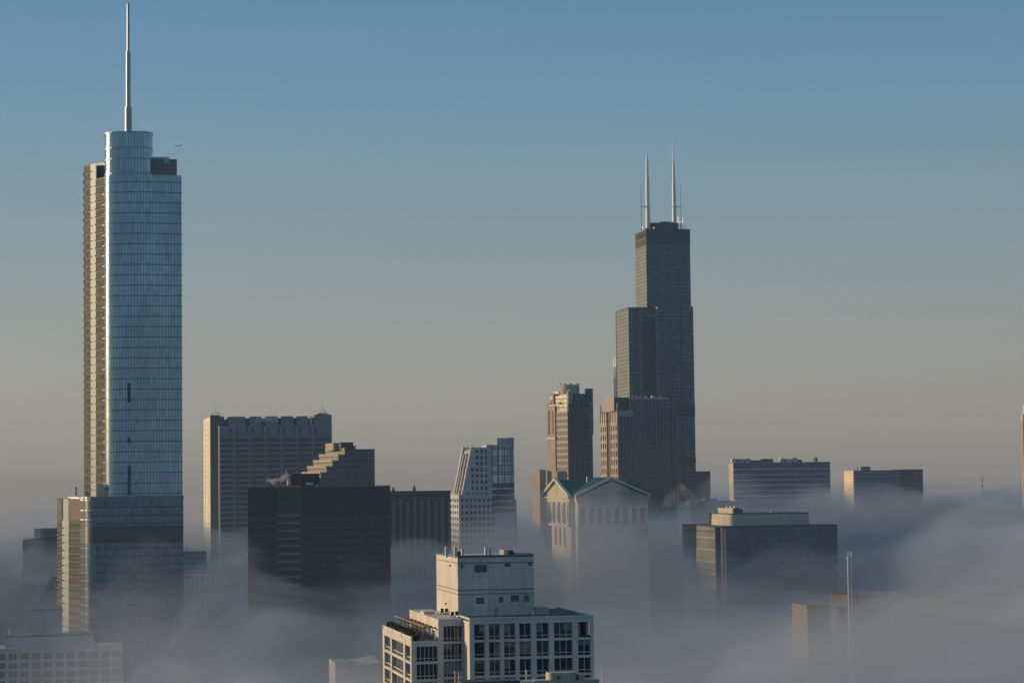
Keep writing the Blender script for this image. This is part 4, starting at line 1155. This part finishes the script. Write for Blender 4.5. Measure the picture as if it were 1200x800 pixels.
# north pediment
xa, xb2, xm = b.x(675.5, -8), b.x(760.5, -8), b.x(717, -8)
zap = b.z(561, xm, -8)
mb = MB(); mb.box(xa + .8, xb2 - .8, -7, .79, 0, zw); mb.box(xa, xb2, -7.8, -.41, zw + .01, ze - .01); b.part('porch', mb, cr)
mb = MB(); mb.face([(xa + 1, -6.9, ze), (xb2 - 1, -6.9, ze), (xm, -6.9, zap - 1.3)]); npd = b.part('pediment', mb, stone('grey_tympanum', (.36, .35, .33)))
mb = MB()
for xe_, sgn in ((xa - .8, 1), (xb2 + .8, -1)):
    A, Bv = Vector((xe_, -8.6, ze)), Vector((xm, -8.6, zap))
    up = Vector((0, 0, 1.5))
    q = [A, Bv, Bv + up, A + up]
    if sgn < 0: q = q[::-1]
    q2 = [p + Vector((0, 1.9, 0)) for p in q]
    mb.face(q); mb.face(q2[::-1])
    for i in range(4): mb.face([q[i], q2[i], q2[(i + 1) % 4], q[(i + 1) % 4]])
b.part('raking_cornice', mb, cr, npd)
mb = MB(); mb.box(xa - .8, xb2 + .8, -8.6, -7.0, ze - 1.1, ze - .02); b.part('cornice', mb, cr, npd)
mb = MB()
mb.face([(xa - .7, -7.4, ze + 1.3), (xm, -7.4, zap + 1.2), (xm, ridge_y, zap + 1.2), (xa - .7, ridge_y, ze + 1.3)][::-1], [(0, 0), (0, 20), (50, 20), (50, 0)])
mb.face([(xm, -7.4, zap + 1.2), (xb2 + .7, -7.4, ze + 1.3), (xb2 + .7, ridge_y, ze + 1.3), (xm, ridge_y, zap + 1.2)][::-1], [(0, 0), (0, 20), (50, 20), (50, 0)])
b.part('roof', mb, gr_)
ncol = 9
for k in range(ncol):
    xx = xa + 1.4 + (xb2 - xa - 2.8) * k / (ncol - 1)
    mb = MB(); mb.tube(xx, -7.6, .95, zw - 16, zw, .8, 12); mb.box(xx - 1.2, xx + 1.2, -8.4, -6.99, zw - 17.4, zw - 16.01); b.part('column', mb, cr, smooth=True)
    if k < ncol - 1:
        w_ = (xb2 - xa - 2.8) / (ncol - 1)
        ar = MB(); n_ = 8; r_ = w_ * .27; c_ = xx + w_ / 2; zz = zw - 5
        ar.face([(c_ - r_, -7.06, zw - 14)] + [(c_ + r_, -7.06, zw - 14)] + [(c_ + r_ * math.cos(math.pi * i / n_), -7.06, zz + r_ * math.sin(math.pi * i / n_)) for i in range(n_ + 1)])
        b.part('arched_window', ar, M['glass_dark'])
for k in range(6):
    yy = 2 + (d0 - 4) * k / 5
    mb = MB(); mb.tube(-.1, yy, .8, zw - 13, zw, .7, 10); b.part('column', mb, cr, smooth=True)
    if k < 5:
        window(b, 'E', .8, yy + (d0 - 4) / 10 - 1.6, yy + (d0 - 4) / 10 + 1.6, zw - 12, zw - 1.5, M['glass_dark'], cr, 1, None, False)
mb = MB(); mb.box(-.9, .78, 1, d0 * .92, zw - 15, zw - 13.2); b.part('balcony', mb, cr)
for k in range(3):
    window(b, 'E', .8, d0 * (.2 + .17 * k), d0 * (.2 + .17 * k) + 5, zw - 27, zw - 16, M['glass_dark'], cr, 2, None, False)
mb = MB(); mb.tube(xm * .75, ridge_y - 8, .5, zr - 3, zr + 2.2); b.part('roof_vent', mb, M['metal'])

# ------------------------------------------------------------------ right hand slabs
b = B('office_slab', 'long banded office slab with cluttered roof right of the black skyscraper', 'office block', 860.5, 543, 2300)
zt = b.z0; x1 = b.x(972.5); d0 = min(40, b.y(855.5, 0))
mb = MB(); mb.box(0, x1, 0, d0, 0, zt); b.part('wall', mb, facade('dark_ribbon_glass', (.085, .112, .135), (.06, .078, .094), 4.6, .1, 2.2, (.05, .063, .074), .2, metal=.5, rough=.25, var=.3, tilt=.02))
pb_ = stone('pale_spandrel', (.40, .43, .45), var=.1)
zt5 = 0
for k in range(7):
    mb = MB(); zz = zt - 5.2 - 5.3 * k; mb.box(-.3, x1 + .3, -.45, d0, zz - 1.2, zz); b.part('spandrel', mb, pb_)
mb = MB(); mb.box(-1.3, -.31, .1, d0, 0, zt); b.part('end_wall', mb, cr)
mb = MB(); mb.box(-.4, x1 + .4, -.5, d0, zt + .004, zt + .9); b.part('parapet', mb, stone('grey_parapet', (.22, .23, .24)))
for p, q, h_, m_ in ((858, 864, 4.2, cr), (866, 872, 3.8, cr), (873.5, 880, 4.0, cr), (882, 892, 2.2, M['metal_dark']), (893, 906, 3.6, M['metal_dark']), (915, 919, 4.2, cr), (921, 928, 3.4, cr), (929, 934, 4.4, M['metal']), (935, 940, 2.4, M['metal_dark']), (956, 958, 4.5, M['metal_dark'])):
    mb = MB(); mb.box(b.x(p, 5), b.x(q, 5), 5, 12, zt + .9, zt + .9 + h_); b.part('rooftop_unit', mb, m_)

b = B('office_slab', 'flat dark slab with a bright sunlit end wall at right on the horizon', 'office block', 1001, 551, 2500)
zt = b.z0; x1 = b.x(1081); d0 = b.y(990, 0)
wsl = facade('slab_glass', (.09, .118, .143), (.11, .135, .155), 4, .3, 2.4, (.05, .06, .07), .2, metal=.3, rough=.25, var=.3)
mb = MB(); mb.box(0, b.x(1055), 0, d0, 0, zt); b.part('wall', mb, wsl)
mb = MB(); mb.box(b.x(1055) + .01, x1, -1, d0 * .8, 0, zt + .6); b.part('side_wall', mb, facade('slab_dark_glass', (.05, .066, .082), (.05, .064, .078), 4, .3, 2.4, (.02, .025, .03), .2, metal=.2, rough=.25, var=.3))
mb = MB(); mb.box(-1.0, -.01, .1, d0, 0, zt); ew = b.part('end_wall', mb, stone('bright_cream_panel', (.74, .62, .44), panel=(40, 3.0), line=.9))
mb = MB(); mb.box(b.x(1008.5, 8), b.x(1020, 8), 8, 20, zt, b.z(546.5, 6, 8)); b.part('penthouse', mb, wsl)
mb = MB(); mb.tube(b.x(1008.5, 6), 6, 1.7, zt, b.z(546, 6, 6), n=10); b.part('tank', mb, M['white_trim'])

b = B('block_building', 'wide blue glass block with a rounded cream penthouse, half sunk in fog', 'office building', 846, 617.5, 1350)
zt = b.z0; x1 = b.x(981); d0 = b.y(800, 0)
bg_ = facade('blue_block_glass', (.10, .138, .175), (.11, .14, .17), 4, .25, 2.8, (.06, .08, .095), .12, metal=.45, rough=.3, var=.2)
xn = 2.5; yn = b.y(838.5, 0)
mb = MB(); mb.prism([(xn, .01), (x1, .01), (x1, d0), (.0, d0), (0, yn), (xn, yn)], 0, zt); b.part('wall', mb, bg_)
mb = MB(); mb.box(.3, 1.3, .3, 1.6, 0, zt - .3); b.part('corner_column', mb, M['tblue'])
mb = MB(); fbox(mb, 'E', 0, yn, d0, .01, .35, 0, zt - 3.2); fbox(mb, 'E', 0, yn, d0, .01, .35, zt - 2.4, zt - .1); b.part('lit_glazing', mb, facade('painted_sunlit_glass', (.22, .22, .19), (.34, .33, .29), 7, .12, 3.4, (.25, .25, .22), .1, metal=.2, rough=.4, var=.15))  # side glazing paler than the front, sunlight put into its colour
mb = MB(); mb.box(-.2, x1 + .2, -.3, .0, zt - 2.6, zt - 2.0); b.part('string_course', mb, stone('blue_grey_trim', (.16, .19, .22)))
mb = MB(); mb.prism(offset([(0, 0), (x1, 0), (x1, d0), (0, d0)], .3), zt + .004, zt + .6); b.part('parapet', mb, M['metal_dark'])
YB = 10
xa, xb2 = b.x(856, YB), b.x(950, YB); zz = b.z(602.5, xa, YB); dy = b.y(829.5, xa)
cpm = stone('cream_render', (.48, .43, .34), var=.08)
mb = MB(); mb.prism(rrect(xa, xb2, YB, dy, 3.5, 8), zt + .3, zz); ph = b.part('penthouse', mb, cpm, smooth=True)
mb = MB(); mb.prism(rrect(xa - .15, xb2 + .15, YB - .15, dy + .15, 3.5, 8), zz + .004, zz + .5); b.part('coping', mb, M['metal_dark'], ph)
xc = b.x(860, YB + 8); dz = b.z(595, xc, YB + 8)
mb = MB(); mb.box(xc, b.x(871, YB + 8), YB + 8, YB + 16, zz + .5, dz - .6); mb.box(xc + 1, b.x(868, YB + 8), YB + 10, YB + 14, dz - .59, dz); b.part('cooling_tower', mb, plain('dark_cooling_tower', (.07, .075, .08), .6))
mb = MB(); mb.box(xc - .6, xc - .01, YB + 8, b.y(842.5, xc), zz + .5, dz); b.part('screen_wall', mb, cpm)
for k in range(3):
    mb = MB(); yy = YB + 12 + 8 * k; mb.tube(xc + 2, yy, .6, dz, dz + 1.1); b.part('flue', mb, M['metal'])
mb = MB(); mb.rod((b.x(903, YB + 6), YB + 6, zz + .9), (b.x(905, YB + 6), YB + 6, zz + .9), .6); b.part('roof_light', mb, M['white_trim'])

b = B('stone_building', 'brown stone building top dissolving in fog at lower right', 'building', 946, 709, 700)
zt = b.z0; d0 = b.y(928, 0)
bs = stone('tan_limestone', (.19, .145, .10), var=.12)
bs2 = stone('tan_stone_painted_shade', (.07, .055, .042), var=.15)  # darker copy of the tan stone with shade put into the colour
mb = MB(); mb.box(0, b.x(973), 0, d0, 0, zt); b.part('wall', mb, bs)
YB = 3
xa = b.x(993, YB); z2 = b.z(698.5, xa, YB); d1 = b.y(972.5, xa); xb2 = b.x(1064, YB); x3 = b.x(1108.5, YB + 1)
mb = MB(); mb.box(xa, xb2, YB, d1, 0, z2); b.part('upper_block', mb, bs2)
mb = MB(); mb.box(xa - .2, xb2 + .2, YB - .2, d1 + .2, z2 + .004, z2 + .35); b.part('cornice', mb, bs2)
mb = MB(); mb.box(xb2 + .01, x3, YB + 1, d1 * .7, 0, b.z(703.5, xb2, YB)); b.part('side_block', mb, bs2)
mb = MB(); xx = b.x(1043, YB - 1.5); mb.box(xx, xx + 4, YB - 3, YB - .02, 0, b.z(708, xx, YB - 2)); b.part('buttress', mb, bs)
for p, lab in ((995.2, 'taller left one of two thin steel chimneys beside the brown stone building'), (998.8, 'right one of two thin steel chimneys beside the brown stone building')):
    Y_ = 690; base = at(p, 730, Y_)
    ta, tb, tc_ = at(p, 735, Y_).z, at(p, 652, Y_).z, at(p, 646, Y_).z
    mb = MB(); mb.tube(0, 0, .25, 0, tb, .22, 12); mb.tube(0, 0, .36, tb - .6, tb, .36, 12)
    o = lone('chimney', lab, 'chimney', mb, M['white_trim'], smooth=True); o.location = (base.x, base.y, 0)
    mb = MB(); mb.tube(.1, 0, .06, tb, tc_, .05, 6); mb.build('lightning_rod', M['metal'], o)
    mb = MB(); mb.tube(0, 0, .42, tb - 12, tb - 11.6, .42, 12); mb.build('collar', M['metal'], o)

# ------------------------------------------------------------------ tower cut by the right edge of the view
b = B('limestone_tower', 'pale lit tower edge cut off by the right border of the view', 'tower', 1214, 484, 1750)
zt = b.z0; d0 = b.y(1196, 0)
mb = MB(); mb.box(0, 40, 0, d0, 0, zt); b.part('wall', mb, cr)
for k in range(5):
    mb = MB(); yy = d0 * (.12 + .2 * k); fbox(mb, 'E', 0, yy - .9, yy + .9, .01, .12, 40, zt - 6); b.part('window_strip', mb, M['glass_warm'])
    mb = MB(); fbox(mb, 'E', 0, d0 * .2 * k + .1, d0 * .2 * k + 1.3, .01, .9, 0, zt); b.part('pilaster', mb, cr)
mb = MB(); mb.box(1, 39, 1, b.y(1198.3, 1), zt, b.z(474, 1, 10)); b.part('upper_block', mb, cr)

# ------------------------------------------------------------------ small roofs just breaking the fog
b = B('office_block', 'small pale box roof faint in the mist left of the blue glass block', 'office block', 798, 593, 1900)
mb = MB(); mb.box(0, b.x(809), 0, 14, 0, b.z0 - .8); b.part('wall', mb, cr)
mb = MB(); mb.box(-.2, b.x(809) + .2, -.2, 14.2, b.z0 - .79, b.z0); b.part('parapet', mb, gw2)
b = B('office_block', 'long low dark roof in the mist behind the blue glass block', 'office block', 812, 587, 2000)
mb = MB(); mb.box(0, b.x(862), 0, 26, 0, b.z0); mb.box(b.x(828), b.x(842), 4, 14, b.z0, b.z(584)); b.part('wall', mb, ds_)
mb = MB(); mb.box(b.x(862) + .1, b.x(874), -2, 8, 0, b.z0 + .6); b.part('lit_annex', mb, cr)
b = B('radio_mast', 'thin dark mast faint in the haze near the right border', 'mast', 1151, 557, 2500)
mb = MB(); mb.tube(0, 0, .5, 0, b.z0, .25, 6); b.part('pole', mb, M['metal_dark'])
mb = MB(); mb.box(-1.5, 1.5, -.2, .2, b.z0 - 6, b.z0 - 5.4); mb.box(-2, 2, -.2, .2, b.z0 - 12, b.z0 - 11.4); b.part('cross_arm', mb, M['metal_dark'])

# ------------------------------------------------------------------ airliner
pl = bpy.data.objects.new('airplane', None); COL.objects.link(pl)
tag(pl, 'distant dark airliner crossing the sky beside the glass skyscraper', 'airplane')
pl.location = at(209, 171, 12500); pl.rotation_euler = (R(4), R(-3), R(14))
am = plain('airliner_grey', (.10, .11, .13), .4)
mb = MB()
def lathe_x(mb, prof, n=12, z=0, y=0):
    for (xa, ra), (xb, rb_) in zip(prof, prof[1:]):
        for k in range(n):
            a, c = 2 * math.pi * k / n, 2 * math.pi * (k + 1) / n
            mb.face([(xa, y + ra * math.cos(a), z + ra * math.sin(a)), (xa, y + ra * math.cos(c), z + ra * math.sin(c)), (xb, y + rb_ * math.cos(c), z + rb_ * math.sin(c)), (xb, y + rb_ * math.cos(a), z + rb_ * math.sin(a))])
lathe_x(mb, [(-19, .05), (-18, 1.1), (-16, 1.8), (-13, 2.05), (8, 2.05), (14, 1.3), (19, .25)])
fu = mb.build('fuselage', am, pl, True)
for s_ in (-1, 1):
    mb = MB()
    q = [(-4, s_ * 1.8, -.6), (3.5, s_ * 1.8, -.6), (6.2, s_ * 17.5, 1.0), (4.4, s_ * 17.5, 1.0)]
    mb.face(q); mb.face([(x_, y_, z_ + .5) for x_, y_, z_ in q][::-1])
    for i in range(4):
        j = (i + 1) % 4
        mb.face([q[i], q[j], (q[j][0], q[j][1], q[j][2] + .5), (q[i][0], q[i][1], q[i][2] + .5)])
    mb.build('wing', am, pl)
    mb = MB(); lathe_x(mb, [(-5, .9), (-4.5, 1.1), (-2, 1.1), (-.5, .6)], 10, -1.6, s_ * 5.8); mb.build('engine', am, pl)
    mb = MB(); mb.face([(14, s_ * .8, .6), (18, s_ * .8, .6), (19.2, s_ * 6.5, 1.0), (17.4, s_ * 6.5, 1.0)]); mb.build('tailplane', am, pl)
mb = MB(); mb.face([(13, 0, 1.4), (18.4, 0, 1), (20, 0, 7.6), (18, 0, 7.6)]); mb.build('tail_fin', am, pl)

# ------------------------------------------------------------------ steam
def steam(name, label, blobs, seed, dens, size):
    r = random.Random(seed)
    me = bpy.data.meshes.new(name); bm = bmesh.new()
    for (c, rad) in blobs:
        bmesh.ops.create_icosphere(bm, subdivisions=3, radius=rad, matrix=Matrix.Translation(c))
    bm.to_mesh(me); bm.free()
    o = bpy.data.objects.new(name, me); COL.objects.link(o)
    rm = o.modifiers.new('weld', 'REMESH'); rm.mode = 'VOXEL'; rm.voxel_size = size * .22
    t = NT(name + '_' + str(seed))
    pos = t.n('ShaderNodeTexCoord').outputs['Object']
    n_ = t.noise(pos, 1.0 / size, 3, .6)
    d = t.math('MULTIPLY', t.maprange(n_, .42, .60, 0, 1, True), dens)
    v = t.n('ShaderNodeVolumeScatter'); v.inputs['Color'].default_value = (.96, .96, .96, 1); v.inputs['Anisotropy'].default_value = .3
    t.link(d, v.inputs['Density']); t.link(v.outputs[0], t.out.inputs['Volume'])
    me.materials.append(t.m)
    tag(o, label, 'steam', kind='stuff')
    return o
def blob(px, py, Y, r_px):
    return (at(px, py, Y), r_px * Y / F)
steam('steam_plume', 'small white steam plume drifting off the black building roof',
      [blob(337, 562, 1295, 2.5), blob(336, 557, 1295, 3.2), blob(333, 560, 1297, 4), blob(328, 562, 1298, 4.5), blob(321, 564, 1300, 4), blob(315, 563, 1302, 3.2), blob(335, 552, 1298, 2.2)], 3, .45, 3.0)
steam('steam_cloud', 'billowing sunlit steam in front of the low wing of the black skyscraper',
      [blob(788, 577, 1950, 7), blob(797, 573, 1950, 8), blob(806, 580, 1955, 8), blob(795, 586, 1950, 10), blob(782, 588, 1955, 8), blob(813, 588, 1960, 8)], 4, .035, 11)
steam('steam_cloud', 'thin pale steam beside the banded office at the far left edge',
      [blob(20, 668, 1600, 5), blob(24, 661, 1600, 4), blob(15, 672, 1600, 5), blob(8, 745, 900, 9), blob(24, 740, 905, 8)], 5, .02, 9)
steam('steam_cloud', 'faint steam rising from the fog near the right border',
      [blob(1172, 565, 2300, 6), blob(1166, 570, 2300, 7), blob(1180, 574, 2305, 7), blob(1158, 577, 2305, 6)], 6, .02, 11)

# ------------------------------------------------------------------ ground, fog and haze
gm = NT('city_ground')
gb = gm.n('ShaderNodeBsdfPrincipled'); gm.link(gb.outputs[0], gm.out.inputs[0])
gtc = gm.n('ShaderNodeTexCoord')
gm.link(gm.mix(gm.noise(gtc.outputs['Object'], 0.01, 5), (0.03, 0.032, 0.035), (0.10, 0.10, 0.095)), gb.inputs['Base Color'])
gb.inputs['Roughness'].default_value = 0.9
g = MB(); g.face([(-30000, -3000, 0), (30000, -3000, 0), (30000, 13000, 0), (-30000, 13000, 0)])
tag(g.build('ground', gm.m), 'dark paved city ground far below under the fog', kind='structure')

FOG_Y0, FOG_Y1, FOG_ZT = 380.0, 9000.0, 195.0
def fog_material():
    t = NT('fog_bank')
    ge = t.n('ShaderNodeNewGeometry')
    pos = ge.outputs['Position']
    sp = t.n('ShaderNodeSeparateXYZ'); t.link(pos, sp.inputs[0])
    X, Y, Z = sp.outputs
    # mean height of the fog's surface with distance
    fac = t.math('DIVIDE', Y, 6000.0)
    rp = t.n('ShaderNodeValToRGB'); t.link(fac, rp.inputs[0])
    rp.color_ramp.interpolation = 'EASE'
    e = rp.color_ramp.elements
    while len(e) > 1: e.remove(e[-1])
    H = [(380,85),(560,95),(700,98),(850,100),(990,136),(1110,108),(1260,106),(1440,136),(1600,128),(1850,146),(2100,136),(2500,152),(3200,146),(4200,156),(5990,164)]
    e[0].position = H[0][0] / 6000; e[0].color = (H[0][1] / 200,) * 3 + (1,)
    for y_, h_ in H[1:]:
        q = e.new(y_ / 6000); q.color = (h_ / 200,) * 3 + (1,)
    h = t.math('MULTIPLY', rp.outputs[0], 200.0)
    # far away the fog lies lower towards the lake side (left) than inland (right)
    rt = t.math('DIVIDE', X, Y)
    lat = t.math('ADD', t.maprange(rt, -0.2, -0.1, -40.0, 0.0), t.maprange(rt, -0.06, 0.1, -34.0, 3.0))
    h = t.math('ADD', h, t.math('MULTIPLY', lat, t.maprange(Y, 1600.0, 2600.0, 0.0, 1.0, True)))
    h_mean = h
    # broad swells and rolling billows
    n1 = t.noise(t.scaled(pos, (1 / 200, 1 / 330, 1 / 260)), 1.0, 2.0, 0.5)
    n2 = t.noise(t.scaled(pos, (1 / 62, 1 / 110, 1 / 36)), 1.0, 4.0, 0.62)
    h = t.math('ADD', h, t.maprange(n1, 0.3, 0.7, -22.0, 22.0))
    h = t.math('ADD', h, t.maprange(n2, 0.25, 0.75, -15.0, 15.0))
    # named swells: x, y, radius x, radius y, height
    for bx, by, rx, ry, am in [(-285,800,165,380,-90),(-235,1040,125,270,-95),(170,600,280,250,53),(-110,690,60,110,46),(35,1340,85,100,68),(-52,530,38,70,26),(165,1290,80,80,-26),(-40,1000,150,90,6),(10,960,90,110,8),(30,860,70,90,16),(225,1700,120,170,18),(120,980,130,90,6),(430,2200,170,220,12)]:
        dx = t.math('DIVIDE', t.math('SUBTRACT', X, bx), rx)
        dy = t.math('DIVIDE', t.math('SUBTRACT', Y, by), ry)
        rr = t.math('ADD', t.math('MULTIPLY', dx, dx), t.math('MULTIPLY', dy, dy))
        h = t.math('ADD', h, t.maprange(rr, 0.0, 1.0, am, 0.0, True))
    soft = t.math('ADD', t.math('MULTIPLY', Y, 0.005), 6.0)
    soft = t.math('ADD', soft, t.maprange(Y, 2200.0, 5000.0, 0.0, 45.0))
    d = t.maprange(t.math('DIVIDE', t.math('SUBTRACT', h, Z), soft), -0.35, 1.0, 0.0, 1.0, True)
    d = t.math('MULTIPLY', d, d)
    d = t.math('MULTIPLY', d, t.maprange(n2, 0.32, 0.68, 0.5, 1.4))
    dens = d
    d = t.math('MULTIPLY', d, t.maprange(Y, 720.0, 900.0, 0.03, 0.12))
    d = t.math('ADD', d, t.maprange(Z, 140.0, 195.0, 0.00013, 0.00008))
    v = t.n('ShaderNodeVolumeScatter')
    # crests tinted pale, hollows dark blue: sun and shade put into the fog's colour
    cr_ = t.maprange(t.math('SUBTRACT', h, h_mean), -16.0, 34.0, 0.0, 1.0, True)
    fogc = t.mix(cr_, (0.16, 0.27, 0.42), (0.73, 0.82, 0.94))
    fogc = t.mix(t.maprange(dens, 0.0, 0.25, 0.0, 1.0), (0.52, 0.67, 0.88), fogc)
    fogc = t.mix(t.maprange(Y, 1900.0, 4200.0, 0.0, 0.85), fogc, (0.90, 0.88, 0.86))  # far fog paled towards the sky, distance haze put into its colour
    t.link(fogc, v.inputs['Color'])
    v.inputs['Anisotropy'].default_value = 0.0
    t.link(d, v.inputs['Density'])
    va = t.n('ShaderNodeVolumeAbsorption')
    t.link(fogc, va.inputs['Color'])
    t.link(d, va.inputs['Density'])
    ad = t.n('ShaderNodeAddShader')
    t.link(v.outputs[0], ad.inputs[0]); t.link(va.outputs[0], ad.inputs[1])
    t.link(ad.outputs[0], t.out.inputs['Volume'])
    return t.m
f = MB(); f.box(-4200, 4200, FOG_Y0, FOG_Y1, 1.0, FOG_ZT)
tag(f.build('fog', fog_material()), 'low morning fog filling the streets between the towers', kind='stuff')

ht = NT('thin_haze')
hv = ht.n('ShaderNodeVolumeScatter')
hv.inputs['Color'].default_value = (0.40, 0.65, 1.0, 1)
hv.inputs['Density'].default_value = 0.00008
hv.inputs['Anisotropy'].default_value = 0.2
ht.link(hv.outputs[0], ht.out.inputs['Volume'])
f = MB(); f.box(-4200, 4200, FOG_Y0, FOG_Y1, FOG_ZT + 0.05, 560.0)
tag(f.build('haze', ht.m), 'thin brownish morning haze above the fog', kind='stuff')
